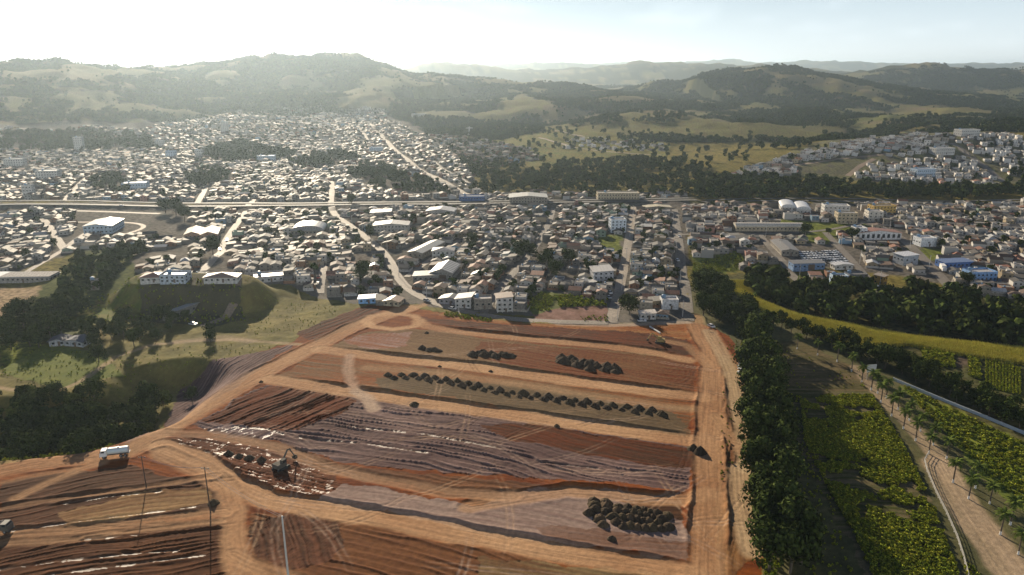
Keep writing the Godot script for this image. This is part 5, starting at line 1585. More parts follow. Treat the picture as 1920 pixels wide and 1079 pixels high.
func single_tree(p: Vector2, kind: int, scale: float, label: String, group: String) -> void:
	var k: Array = tree_kinds[kind]
	var o := thing("tree", label, "tree", Vector3(p.x, land(p.x, p.y), p.y), rng.randf() * TAU, group)
	o.scale = Vector3(scale, scale * rng.randf_range(0.9, 1.15), scale)
	part("trunk", k[1], mats.bark, o)
	part("crown", k[0], mats.leaf, o)
	tree_count += 1

# trees of one stand: counted from its near end, so that a label can say which one
func stand(where: String, poly: PackedVector2Array, count: int, small: float, big: float, kinds: Array, gap: float) -> void:
	var got: Array = []
	for tries in count * 30:
		if got.size() >= count:
			break
		var p := random_in(poly)
		var ok := true
		for q in got:
			if q.distance_to(p) < gap:
				ok = false
				break
		if ok:
			got.append(p)
	got.sort_custom(func(a, b): return a.length() < b.length())
	for k in got.size():
		var kind: int = kinds[rng.randi() % kinds.size()]
		var word: String = tree_kinds[kind][2]
		single_tree(got[k], kind, rng.randf_range(small, big), "%s dark green tree %s, %s nearest the viewer" % [{"broad": "broad", "tall": "tall", "low": "low bushy"}[word], where, ordinal(k)], "trees " + where)

func build_trees() -> void:
	mats.leaf = leaf_material()
	mats.bark = plain(lin(0.09, 0.07, 0.05), 0.9)
	var all := [0, 1, 2, 3, 4, 5]
	stand("in the hedge along the pale right track", pv([108.9,-314.4,117.5,-314.4,103.7,-267.0,93.6,-230.9,83.6,-196.3,76.2,-169.7,71.0,-150.4,61.2,-150.4,65.8,-169.7,72.7,-196.3,83.5,-230.9,96.0,-277.6]), 74, 1.15, 1.75, all, 2.4)
	stand("in the clump at the site corner", pv([105.1,-410.3,120.0,-415.9,119.0,-379.3,123.5,-344.1,119.1,-322.8,106.5,-314.4,103.6,-334.6,95.1,-350.6]), 30, 0.9, 1.4, [0, 1, 2, 3], 4.5)
	stand("in the belt under the yellow grass", pv([128.4,-330.1,137.1,-314.4,147.4,-293.8,158.6,-274.9,162.5,-254.7,173.2,-227.8,181.1,-228.6,181.2,-240.0,172.9,-258.5,162.8,-283.2,152.2,-304.4,137.0,-327.1]), 48, 0.75, 1.15, all, 4.5)
	stand("in the ravine beside the mauve earth", pv([-187.4,-243.4,-184.3,-257.1,-163.2,-252.4,-150.7,-259.5,-139.5,-271.2,-134.6,-266.0,-131.7,-241.2,-134.9,-223.2,-146.5,-216.6,-159.5,-217.7,-171.4,-219.5]), 62, 0.8, 1.35, [0, 1, 2, 3, 6, 7], 3.2)
	stand("on the farm below the left bank", pv([-198.3,-314.4,-201.8,-344.1,-179.0,-352.3,-163.3,-344.1,-145.6,-336.2,-142.3,-321.4,-161.6,-314.4,-169.6,-301.2,-178.0,-295.0]), 18, 0.7, 1.1, all, 4.5)
	stand("in the wood at the left edge", pv([-226.2,-301.2,-254.9,-344.1,-244.2,-352.3,-241.0,-369.9,-222.1,-356.6,-209.7,-321.4,-210.0,-298.1]), 26, 0.9, 1.4, all, 4.5)
	var big := [[Vector2(25.6, -421.7), 1.5, "biggest round tree among the middle houses"], [Vector2(20.6, -439.9), 1.4, "big round tree left of the biggest one among the middle houses"], [Vector2(24.1, -456.9), 1.2, "round tree behind the two biggest among the middle houses"], [Vector2(35.7, -450.2), 1.4, "wide tree right of the biggest trees among the middle houses"], [Vector2(47.0, -425.2), 1.1, "dark tree left of the tall grey and white house"], [Vector2(-86.9, -408.1), 1.6, "large dark tree left of the winding street"], [Vector2(5.2, -463.8), 1.4, "left of two dark trees beside the diagonal street"], [Vector2(12.3, -466.6), 1.3, "right of two dark trees beside the diagonal street"], [Vector2(-28.3, -504.4), 1.3, "dark tree behind the sheds along the pale lane"], [Vector2(59.7, -352.3), 1.3, "bushy tree where the parked-car street meets the site"], [Vector2(58.8, -360.9), 0.9, "smaller bushy tree behind the one at the parked-car street"], [Vector2(-195.5, -463.8), 1.5, "tall dark tree beside the glinting street"], [Vector2(-301.8, -628.6), 1.8, "left crown of the dark clump below the highway"], [Vector2(-288.3, -618.9), 1.9, "right crown of the dark clump below the highway"], [Vector2(-268.6, -589.2), 1.5, "lower crown of the dark clump below the highway"], [Vector2(-173.9, -340.1), 1.15, "round tree left of the farm shed"], [Vector2(-165.8, -337.7), 0.8, "small tree at the farm shed's near end"], [Vector2(-137.8, -313.0), 0.8, "thin tree beside the dirt drive's lower end"], [Vector2(-176.0, -289.0), 1.0, "tree in front of the right hand farmhouse"], [Vector2(-175.8, -260.0), 0.45, "lone little tree on the farm track"], [Vector2(76.8, -219.5), 0.4, "lone shrub on the pale right track"], [Vector2(-144.7, -654.2), 1.2, "tree just below the highway bridge"], [Vector2(-104.1, -526.5), 1.2, "tree at the bend of the winding street"], [Vector2(218.9, -533.6), 1.3, "dark tree in the green lot above the white houses"], [Vector2(238.3, -539.1), 0.7, "little tree in the green lot"], [Vector2(249.2, -521.2), 1.2, "dark tree left of the arcaded hall"], [Vector2(261.8, -404.8), 1.1, "leafy tree at the broad street's lower end"], [Vector2(-129.2, -269.6), 0.75, "tree on the mauve slope's edge casting a long shadow"]]
	for b in big:
		single_tree(b[0], rng.randi() % 4, b[1], b[2], "single trees")
	# masses of trees
	var dark := [[pv([145.3,-431.2,167.5,-408.1,205.9,-391.2,265.3,-368.1,289.4,-344.1,256.8,-301.2,230.1,-314.4,189.3,-330.1,162.1,-350.6,138.9,-369.9,132.3,-394.2]), 0.022, 1.3],
		[pv([-239.0,-344.1,-249.5,-379.3,-279.7,-446.3,-282.2,-488.6,-254.4,-491.7,-238.9,-459.6,-232.3,-410.3,-216.3,-360.9,-213.2,-336.2,-215.4,-314.4]), 0.016, 0.95],
		[pv([-235.0,-314.4,-244.2,-352.3,-228.4,-344.1,-205.4,-336.2,-188.5,-344.1,-177.9,-344.1,-176.5,-325.0,-186.0,-314.4,-205.6,-314.4,-204.3,-289.0,-210.3,-277.6]), 0.003, 0.8],
		[pv([-198.1,-219.5,-235.0,-267.0,-198.2,-259.5,-190.5,-267.0,-174.7,-254.7,-163.1,-259.5,-146.2,-254.7,-139.5,-271.2,-134.6,-266.0,-131.6,-237.0,-134.5,-222.5,-146.5,-216.6,-170.9,-218.8]), 0.02, 0.75],
		[pv([172.6,-690.6,182.2,-730.9,514.4,-730.9,603.1,-721.2,569.4,-679.0,487.3,-690.6]), 0.008, 1.4]]
	for w in dark:
		for k in int(area_of(w[0]) * w[1]):
			var p := random_in(w[0])
			wood_spots.append(spot(p.x, p.y, w[2] * rng.randf_range(0.7, 1.2)))
	for w in [[pv([-42.9,-732.1,-34.8,-793.5,85.9,-842.3,202.0,-815.3,310.4,-787.7,414.2,-765.8,521.7,-758.7,556.0,-729.3,177.6,-711.5]), 0.009], [pv([17.8,-813.3,34.0,-938.7,123.2,-1001.7,205.6,-979.9,239.2,-866.5,198.2,-799.1]), 0.009], [pv([207.4,-766.7,236.0,-809.6,301.4,-794.8,362.9,-776.2,330.9,-753.9]), 0.010], [pv([-72.3,-998.6,-43.8,-1008.3,27.2,-938.9,17.3,-790.9,-34.0,-774.7]), 0.006], [pv([353.4,-941.1,434.6,-1007.8,690.5,-1303.0,749.2,-1277.1,723.7,-1367.3,553.5,-1286.1,345.0,-996.5]), 0.006], [pv([513.9,-781.7,625.5,-891.2,684.4,-920.2,578.8,-768.5]), 0.006], [pv([112.0,-1494.2,154.3,-1808.3,211.9,-1570.3,226.0,-1475.2,203.6,-1425.3]), 0.011], [pv([229.4,-1462.7,306.9,-1541.7,356.8,-1473.9,291.8,-1409.9]), 0.010], [pv([407.2,-1357.2,670.9,-2011.7,759.2,-1908.5,693.8,-1496.0,638.1,-1416.1,549.4,-1479.5]), 0.009], [pv([103.2,-1819.2,171.7,-2432.6,234.2,-2284.9,190.3,-1917.5]), 0.01], [pv([-106.1,-1482.7,-71.0,-1660.8,62.0,-1742.8,119.0,-1671.4,22.1,-1546.9,-72.1,-1438.0]), 0.010], [pv([577.6,-1257.1,731.3,-1463.4,894.3,-1529.7,968.9,-1475.1,765.6,-1274.2,698.6,-1318.8]), 0.009], [pv([175.4,-1285.9,267.5,-1285.9,324.3,-1219.7,291.6,-1192.2,193.3,-1221.9]), 0.006], [pv([-27.9,-1297.5,104.7,-1465.1,478.6,-1234.5,421.7,-912.5,237.3,-859.6,28.4,-981.0]), 0.0008]]:
		woods.append(w)
	for w in woods:
		for k in int(area_of(w[0]) * w[1]):
			var p := random_in(w[0])
			wood_spots.append(spot(p.x, p.y, rng.randf_range(0.7, 1.2)))
	for p in tree_spots:
		wood_spots.append(spot(p.x, p.y, rng.randf_range(0.35, 0.8)))
	mass("town_and_valley_trees", "dark trees between the far houses and along the valley", "trees", far_trees, mats.leaf, wood_spots)
	var hill_spots := []
	for k in 240000:
		var r := sqrt(lerpf(1250.0 * 1250.0, 4300.0 * 4300.0, rng.randf()))
		var a := deg_to_rad(rng.randf_range(-40.0, 40.0))
		var x := sin(a) * r
		var z := -cos(a) * r
		var w := wood_cover(x, z)
		if w > 0.0 and not in_open_zone(Vector2(x, z)):
			hill_spots.append(spot(x, z, rng.randf_range(0.6, 1.15), 1.0, 0.5))
		elif k % 60 == 0 and not in_open_zone(Vector2(x, z)):
			hill_spots.append(spot(x, z, rng.randf_range(0.5, 0.95)))
	mass("hill_woods", "far-off woods in the folds of the hills", "trees", far_trees, mats.leaf, hill_spots)
	print("trees ", tree_count, " mass ", wood_spots.size(), " hills ", hill_spots.size())

func in_open_zone(p: Vector2) -> bool:
	for z in zones:
		if not z.near and in_poly(p, z):
			return true
	return false

func build_fields() -> void:
	var leafy := leaf_material(0.5)
	var spots := []
	var plot := pv([110.9,-258.1,122.5,-256.1,137.8,-256.1,130.3,-219.5,121.9,-187.6,110.0,-151.4,89.0,-151.4,92.0,-169.7,93.7,-187.6,98.2,-219.5])
	for k in 12000:
		var p := random_in(plot)
		if n_fine.get_noise_2d(p.x * 0.8, p.y * 0.8) + n_mid.get_noise_2d(p.x * 5.0, p.y * 5.0) * 0.8 > -0.36:
			spots.append(spot(p.x, p.y, rng.randf_range(0.6, 1.25)))
	mass("bush_field", "low yellow-green bushes of the plot beside the palm drive", "bushes", bush_meshes, leafy, spots)
	spots = []
	for poly in [pv([154.0,-266.0,170.9,-218.8,178.6,-196.3,158.1,-169.7,146.3,-182.2,146.6,-202.5,149.2,-230.9]), pv([115.4,-160.7,115.2,-151.4,112.0,-151.4])]:
		for k in int(area_of(poly) * 0.8):
			var p := random_in(poly)
			spots.append(spot(p.x, p.y, rng.randf_range(0.8, 1.5), 0.8))
	mass("crop_field", "bright green crop right of the palm drive", "crop", bush_meshes, leafy, spots)
	# tall dry grass on the slope
	var tuft := Shape.new()
	var g := RandomNumberGenerator.new()
	g.seed = 77
	for k in 16:
		var a := g.randf() * TAU
		var o := Vector3(g.randfn() * 0.35, 0, g.randfn() * 0.35)
		var tip := o + Vector3(cos(a) * 0.35, g.randf_range(0.7, 1.25), sin(a) * 0.35)
		var side := Vector3(-sin(a), 0, cos(a)) * 0.09
		tuft.tint = Color(0.20, 0.21, 0.04).lerp(Color(0.42, 0.38, 0.09), g.randf())
		tuft.tri(o - side, tip, o + side)
	var tm := tuft.mesh(true)
	spots = []
	var slope := pv([124.7,-424.0,140.8,-424.0,135.8,-379.3,145.9,-350.6,172.3,-337.7,200.5,-322.8,229.6,-306.3,223.0,-283.2,195.0,-296.2,178.4,-309.0,149.5,-303.8,135.8,-337.7,125.9,-371.7])
	for k in 16000:
		var p := random_in(slope)
		spots.append(spot(p.x, p.y, rng.randf_range(1.0, 2.0)))
	mass("tall_grass", "tall yellow grass on the slope right of the site", "grass", [tm], leafy, spots)
	# weeds along the site's upper edge, at the ravine and on the left meadow
	spots = []
	for e in [[pv([-34.2,-355.7,-21.7,-352.3,-9.3,-344.1,-10.5,-340.1,-26.7,-345.7,-35.1,-350.6]), 1.0, 0.9], [pv([7.1,-368.1,16.4,-391.2,23.2,-379.3,19.2,-356.6,8.3,-360.9]), 0.8, 1.1], [pv([23.4,-383.2,51.4,-377.4,50.0,-366.2,25.1,-363.6]), 0.5, 1.8], [pv([32.1,-347.3,48.8,-352.3,47.9,-340.9,34.2,-340.9]), 0.3, 0.9], [pv([94.2,-314.4,106.5,-314.4,96.4,-277.6,93.7,-283.2]), 0.12, 0.8], [pv([97.3,-277.6,101.7,-277.6,77.9,-196.3,65.5,-151.4,61.5,-151.4,68.1,-179.6,83.2,-230.9]), 0.5, 1.2], [pv([-170.2,-217.7,-158.9,-216.6,-142.2,-215.2,-133.8,-221.0,-133.6,-217.4,-145.8,-212.4,-163.0,-207.0]), 0.5, 1.1], [pv([-184.0,-277.6,-169.6,-301.2,-130.9,-311.0,-101.2,-309.0,-127.1,-289.0,-136.8,-274.9,-154.8,-259.5,-174.9,-262.0]), 0.10, 0.55], [pv([-199.7,-373.6,-144.5,-373.6,-133.3,-344.1,-145.6,-336.2,-185.3,-344.1]), 0.16, 1.0], [pv([-235.0,-379.3,-202.5,-379.3,-183.2,-344.1,-203.8,-328.6]), 0.08, 0.9], [pv([-235.0,-314.4,-210.5,-314.4,-180.4,-295.0,-182.1,-267.0,-203.2,-267.0]), 0.09, 0.6], [pv([-143.4,-344.1,-142.2,-379.3,-89.7,-365.3,-93.6,-336.2,-118.7,-317.8]), 0.10, 0.5], [pv([96.2,-257.1,110.6,-257.1,83.8,-151.4,70.7,-151.4]), 0.25, 0.8], [pv([82.6,-267.0,79.2,-239.1,71.6,-209.0,63.3,-190.5,63.3,-196.3]), 0.12, 0.7], [pv([119.7,-468.0,154.0,-482.6,153.2,-468.0,142.3,-448.9,113.9,-443.7]), 0.5, 1.0], [pv([117.5,-314.4,143.4,-274.9,140.4,-259.5,123.9,-259.5,102.9,-264.5]), 0.05, 0.7]]:
		for k in int(area_of(e[0]) * e[1]):
			var p := random_in(e[0])
			spots.append(spot(p.x, p.y, e[2] * rng.randf_range(0.5, 1.3)))
	mass("weeds", "scattered green weeds and scrub round the site", "weeds", bush_meshes, leafy, spots)
	# market-garden rows
	spots = []
	for r in 11:
		var a := Vector2(203.5, -291.3).lerp(Vector2(212.3, -283.2), r / 10.0)
		var b := Vector2(185.9, -263.0).lerp(Vector2(194.3, -256.1), r / 10.0)
		for k in 46:
			var p := a.lerp(b, (k + rng.randf() * 0.5) / 46.0)
			spots.append(spot(p.x, p.y, rng.randf_range(0.7, 1.0)))
	for poly in [pv([200.9,-299.9,204.8,-298.7,188.4,-271.2,186.0,-274.4]), pv([184.2,-311.0,196.2,-304.4,185.1,-283.2,173.9,-283.2])]:
		for k in int(area_of(poly) * 1.2):
			var p := random_in(poly)
			spots.append(spot(p.x, p.y, rng.randf_range(0.9, 1.6)))
	mass("vegetable_rows", "rows of vegetables in the garden under the slope", "crop", bush_meshes, leafy, spots)

# ---------------------------------------------------------------- earth mounds
func build_mounds() -> void:
	var shapes := []
	for v in 4:
		var s := Shape.new()
		var n := FastNoiseLite.new()
		set_noise(n, 300 + v, 0.6, 3)
		var rings := 7
		var sides := 18
		var grid := []
		for j in rings + 1:
			var row := []
			var q := float(j) / rings
			for i in sides:
				var a := TAU * i / sides
				var rr := q * 2.1 * (1.0 + 0.22 * n.get_noise_2d(cos(a) * 2.0, sin(a) * 2.0))
				var y := 1.55 * pow(1.0 - q, 0.75) * (1.0 + 0.25 * n.get_noise_2d(cos(a) * q * 3.0 + 9.0, sin(a) * q * 3.0)) + 0.3 * n.get_noise_2d(cos(a) * rr * 1.6, sin(a) * rr * 1.6 + 40.0) * (1.0 - q)
				row.append(Vector3(cos(a) * rr, y - 0.25 * q, sin(a) * rr))
			grid.append(row)
		for j in rings:
			for i in sides:
				var k := (i + 1) % sides
				s.quad(grid[j][i], grid[j][k], grid[j + 1][k], grid[j + 1][i])
		shapes.append(s.mesh())
	var grain := grain_texture(256, 0.04, 71, 0.6, 1.2, 5)
	var soil := []
	for c in [Color(0.085, 0.062, 0.035), Color(0.11, 0.075, 0.045), Color(0.07, 0.05, 0.032)]:
		var m := plain(lin(c.r, c.g, c.b), 0.95, 0.0, 0.2)
		m.albedo_texture = grain
		m.uv1_triplanar = true
		m.uv1_scale = Vector3.ONE * 0.4
		soil.append(m)
	var put := func(p: Vector2, size: float, label: String, group: String, tone := -1):
		var o := MeshInstance3D.new()
		o.name = numbered("soil_mound")
		o.mesh = shapes[rng.randi() % 4]
		o.material_override = soil[tone if tone >= 0 else rng.randi() % 3]
		add_child(o)
		o.position = Vector3(p.x, land(p.x, p.y) + 0.05, p.y)
		o.rotation.y = rng.randf() * TAU
		o.scale = Vector3(size * rng.randf_range(0.85, 1.2), size * rng.randf_range(0.8, 1.15), size)
		tag(o, label, "mound", group)
	var rows := [[Vector2(23.7, -184.8), Vector2(27.1, -184.2)], [Vector2(23.7, -182.7), Vector2(27.0, -182.1), Vector2(30.4, -181.7), Vector2(33.0, -181.1), Vector2(35.3, -180.2), Vector2(37.3, -180.0), Vector2(38.9, -179.1), Vector2(40.8, -178.3), Vector2(43.3, -177.5)], [Vector2(23.4, -180.4), Vector2(26.3, -179.5), Vector2(30.0, -179.8), Vector2(31.9, -179.1), Vector2(34.1, -178.8), Vector2(36.1, -178.3), Vector2(37.6, -177.4), Vector2(39.1, -176.3), Vector2(41.5, -176.0)], [Vector2(21.7, -178.5), Vector2(28.3, -177.0), Vector2(30.8, -176.6), Vector2(32.8, -176.3), Vector2(34.8, -175.8), Vector2(36.3, -175.0), Vector2(37.7, -174.7), Vector2(40.2, -174.3)], [Vector2(24.2, -176.0), Vector2(25.0, -173.2), Vector2(29.0, -174.4), Vector2(30.4, -172.6), Vector2(32.4, -172.6), Vector2(34.1, -172.0), Vector2(36.2, -171.5), Vector2(38.3, -171.8), Vector2(40.6, -171.4), Vector2(42.7, -172.3)]]
	for r in rows.size():
		for k in rows[r].size():
			put.call(rows[r][k], 1.0, "soil mound in the big cluster, %s from left in its %s row from behind" % [ordinal(k), ordinal(r)], "soil mounds in the cluster near the main haul road")
	var line := pv([-51.4,-273.3,-39.0,-273.8,-23.4,-268.6,-11.5,-262.5,0.0,-257.1,18.1,-252.4,33.6,-246.9,46.8,-243.4,55.2,-241.2])
	var run := 0.0
	var total := 0.0
	for i in range(line.size() - 1):
		total += line[i].distance_to(line[i + 1])
	for k in 46:
		var want := total * (k + 0.3 + 0.3 * rng.randf()) / 46.0
		run = 0.0
		for i in range(line.size() - 1):
			var l := line[i].distance_to(line[i + 1])
			if want <= run + l or i == line.size() - 2:
				var p := line[i].lerp(line[i + 1], (want - run) / l)
				p.y += -1.6 if k % 2 == 0 else 1.6
				put.call(p, rng.randf_range(0.8, 1.15), "dark soil mound in the long double row, %s from its left end" % ordinal(k), "soil mounds in the long double row")
				break
			run += l
	var black := [Vector2(-91.8, -211.1), Vector2(-87.9, -209.4), Vector2(-84.2, -208.4), Vector2(-79.8, -207.0)]
	for k in 4:
		put.call(black[k], 1.0, "black soil mound on the wet red earth, %s from left" % ordinal(k), "black mounds beside the excavator", 2)
	var heaps := [[pv([-40.5,-305.0,-31.8,-301.2,-31.6,-298.7,-40.2,-302.5]), 6, "small dark heap below the roundabout"], [pv([-20.0,-301.2,0.0,-296.2,-1.1,-291.3,-18.6,-296.2]), 13, "left long dark heap on the upper plots"], [pv([15.7,-293.8,23.0,-293.8,44.4,-282.1,42.4,-275.4,30.7,-277.6,18.0,-286.6]), 24, "right long dark heap on the upper plots"]]
	for h in heaps:
		var ps := []
		for k in h[1]:
			ps.append(random_in(h[0]))
		ps.sort_custom(func(a, b): return a.x < b.x)
		for k in ps.size():
			put.call(ps[k], rng.randf_range(1.2, 1.6), "dark soil mound, %s from left in the %s" % [ordinal(k), h[2]], "mounds of the " + h[2], 2)
	var lone := [[Vector2(26.5, -166.7), 0.75, "lone round soil mound in front of the big cluster"], [Vector2(-36.5, -248.3), 0.9, "lone reddish mound at the top of the mauve furrows"], [Vector2(15.7, -230.9), 0.6, "lone small mound below the middle haul road"], [Vector2(-30.4, -284.3), 0.5, "tiny dark mound above the middle haul road"], [Vector2(-8.8, -279.3), 0.5, "tiny dark mound under the upper haul road"], [Vector2(-40.3, -325.0), 0.6, "small dark mound right of the roundabout"], [Vector2(-100.2, -268.6), 0.5, "tiny mound where the middle haul road begins"], [Vector2(59.6, -214.9), 1.1, "left mound at the middle haul road's right end"], [Vector2(61.3, -213.1), 1.2, "right mound at the middle haul road's right end"], [Vector2(-85.9, -183.5), 0.9, "small dark mound behind the wooden pole"]]
	for l in lone:
		put.call(l[0], l[1], l[2], "lone mounds")

# ---------------------------------------------------------------- machines and cars
func wheel(parent: Node, at: Vector3, r: float, w: float) -> void:
	var s := Shape.new()
	var t := Transform3D(Basis(Vector3(0, 0, 1), PI / 2), at + Vector3(w / 2, 0, 0))
	s.cylinder(Vector3.ZERO, r, r, w, 14, t)
	var o := part("wheel", s.mesh(), mats.rubber, parent)
	var q := Shape.new()
	q.cylinder(Vector3(0, -0.03, 0), r * 0.5, r * 0.5, w + 0.06, 10, t)
	part("rim", q.mesh(), mats.steel, o)

func truck(at: Vector2, turn: float, label: String, tank: bool) -> void:
	# local z: forward
	var o := thing("tanker_truck" if tank else "dump_truck", label, "truck", Vector3(at.x, land(at.x, at.y) + 0.02, at.y), turn)
	var white := plain(lin(0.62, 0.63, 0.62), 0.4)
	var dark := plain(lin(0.04, 0.04, 0.045), 0.6)
	var s := Shape.new()
	s.box(Vector3(-0.45, 0.75, -4.2), Vector3(0.45, 1.05, 3.9))
	part("chassis", s.mesh(), dark, o)
	var c := Shape.new()
	c.box(Vector3(-1.22, 0.8, 2.2), Vector3(1.22, 1.9, 4.2))
	c.quad(Vector3(-1.22, 1.9, 4.2), Vector3(-1.15, 2.85, 3.8), Vector3(1.15, 2.85, 3.8), Vector3(1.22, 1.9, 4.2))
	c.box(Vector3(-1.15, 1.9, 2.2), Vector3(1.15, 2.85, 3.78))
	var cab := part("cab", c.mesh(), white if tank else plain(lin(0.10, 0.09, 0.07), 0.5), o)
	var g := Shape.new()
	g.box(Vector3(-1.0, 2.0, 3.80), Vector3(1.0, 2.65, 4.02))
	g.box(Vector3(-1.18, 2.05, 2.7), Vector3(-1.16, 2.65, 3.6))
	g.box(Vector3(1.16, 2.05, 2.7), Vector3(1.18, 2.65, 3.6))
	part("windscreen", g.mesh(), mats.glass, cab)
	var b := Shape.new()
	b.box(Vector3(-1.22, 0.55, 4.2), Vector3(1.22, 0.85, 4.38))
	part("bumper", b.mesh(), dark, o)
	if tank:
		var q := Shape.new()
		q.cylinder(Vector3.ZERO, 1.12, 1.12, 6.0, 18, Transform3D(Basis(Vector3(1, 0, 0), PI / 2).scaled(Vector3(1.05, 0.9, 1)), Vector3(0, 2.05, -4.1)))
		var tk := part("tank", q.mesh(), plain(lin(0.50, 0.56, 0.55), 0.35), o)
		var d := Shape.new()
		d.cylinder(Vector3(0, 3.0, -1.2), 0.35, 0.35, 0.3, 12)
		d.box(Vector3(-0.4, 3.04, -3.9), Vector3(0.4, 3.1, 1.6))
		part("walkway", d.mesh(), mats.steel, tk)
		var r := Shape.new()
		r.box(Vector3(-1.2, 1.02, -4.4), Vector3(1.2, 1.12, -4.12))
		part("spray_bar", r.mesh(), dark, o)
	else:
		var q := Shape.new()
		q.box(Vector3(-1.25, 1.1, -4.3), Vector3(1.25, 1.25, 1.9))
		q.box(Vector3(-1.25, 1.25, -4.3), Vector3(-1.13, 2.6, 1.9))
		q.box(Vector3(1.13, 1.25, -4.3), Vector3(1.25, 2.6, 1.9))
		q.box(Vector3(-1.13, 1.25, 1.78), Vector3(1.13, 2.9, 1.9))
		q.box(Vector3(-1.13, 1.25, -4.3), Vector3(1.13, 2.5, -4.18))
		part("dump_body", q.mesh(), dark, o)
	for z in [3.1, -1.9, -3.2]:
		for x in [-1.05, 1.05]:
			wheel(o, Vector3(x, 0.5, z), 0.5, 0.32)

func excavator(at: Vector2, turn: float, scale: float, label: String, paint: Color) -> void:
	var o := thing("excavator", label, "excavator", Vector3(at.x, land(at.x, at.y), at.y), turn)
	o.scale = Vector3.ONE * scale
	for x in [-1.1, 1.1]:
		var t := Shape.new()
		t.box(Vector3(x - 0.3, 0.1, -1.7), Vector3(x + 0.3, 0.85, 1.7))
		t.cylinder(Vector3.ZERO, 0.42, 0.42, 0.6, 12, Transform3D(Basis(Vector3(0, 0, 1), PI / 2), Vector3(x + 0.3, 0.47, 1.7)))
		t.cylinder(Vector3.ZERO, 0.42, 0.42, 0.6, 12, Transform3D(Basis(Vector3(0, 0, 1), PI / 2), Vector3(x + 0.3, 0.47, -1.7)))
		part("track", t.mesh(), mats.rubber, o)
	var m := plain(lin(paint.r, paint.g, paint.b), 0.85, 0.0, 0.2)
	var b := Shape.new()
	b.box(Vector3(-1.2, 0.95, -1.9), Vector3(1.2, 1.9, 1.1))
	b.box(Vector3(-1.15, 1.9, -1.9), Vector3(1.15, 2.15, -0.5))
	part("body", b.mesh(), m, o)
	var c := Shape.new()
	c.box(Vector3(-1.15, 1.9, -0.3), Vector3(-0.15, 2.95, 1.2))
	var cab := part("cab", c.mesh(), m, o)
	var g := Shape.new()
	g.box(Vector3(-1.05, 2.05, 1.2), Vector3(-0.25, 2.85, 1.23))
	g.box(Vector3(-1.18, 2.1, -0.1), Vector3(-1.15, 2.8, 1.0))
	part("cab_window", g.mesh(), mats.glass, cab)
	var a := Shape.new()
	a.bar(Vector3(0.35, 1.6, 0.8), Vector3(0.35, 4.3, 3.0), 0.28, 0.24, 6)
	a.bar(Vector3(0.35, 4.3, 3.0), Vector3(0.35, 3.9, 4.2), 0.24, 0.2, 6)
	var boom := part("boom", a.mesh(), m, o)
	var s := Shape.new()
	s.bar(Vector3(0.35, 4.3, 3.7), Vector3(0.35, 1.4, 5.3), 0.2, 0.15, 6)
	part("stick", s.mesh(), m, boom)
	var k := Shape.new()
	k.box(Vector3(-0.25, 0.6, 4.9), Vector3(0.95, 0.75, 5.8))
	k.box(Vector3(-0.25, 0.75, 5.6), Vector3(0.95, 1.5, 5.75))
	k.box(Vector3(-0.25, 0.75, 4.9), Vector3(-0.17, 1.3, 5.6))
	k.box(Vector3(0.87, 0.75, 4.9), Vector3(0.95, 1.3, 5.6))
	part("bucket", k.mesh(), mats.bark, o)

func car_body(paint: Material) -> ArrayMesh:
	var m := ArrayMesh.new()
	var s := Shape.new()
	s.box(Vector3(-0.86, 0.32, -2.1), Vector3(0.86, 0.82, 2.1))
	var p := [Vector3(-0.8, 0.82, -1.9), Vector3(0.8, 0.82, -1.9), Vector3(0.8, 0.82, 1.1), Vector3(-0.8, 0.82, 1.1), Vector3(-0.66, 1.38, -1.3), Vector3(0.66, 1.38, -1.3), Vector3(0.66, 1.38, 0.35), Vector3(-0.66, 1.38, 0.35)]
	s.quad(p[4], p[7], p[6], p[5])
	s.box(Vector3(-0.8, 0.82, 1.1), Vector3(0.8, 0.9, 2.0))
	var g := Shape.new()
	g.quad(p[0], p[4], p[5], p[1])
	g.quad(p[2], p[6], p[7], p[3])
	g.quad(p[3], p[7], p[4], p[0])
	g.quad(p[1], p[5], p[6], p[2])
	var w := Shape.new()
	for z in [-1.3, 1.35]:
		for x in [-0.75, 0.75]:
			w.cylinder(Vector3.ZERO, 0.31, 0.31, 0.2, 10, Transform3D(Basis(Vector3(0, 0, 1), PI / 2), Vector3(x + 0.1, 0.31, z)))
	for e in [[s, paint], [g, mats.glass], [w, mats.rubber]]:
		var arr := []
		arr.resize(Mesh.ARRAY_MAX)
		arr[Mesh.ARRAY_VERTEX] = e[0].v
		m.add_surface_from_arrays(Mesh.PRIMITIVE_TRIANGLES, arr)
		m.surface_set_material(m.get_surface_count() - 1, e[1])
	return m

func car(mesh: Mesh, p: Vector2, turn: float, label: String, group := "") -> void:
	var o := MeshInstance3D.new()
	o.name = numbered("car")
	o.mesh = mesh
	add_child(o)
	o.position = Vector3(p.x, land(p.x, p.y) + 0.19, p.y)
	o.rotation.y = turn
	tag(o, label, "car", group)

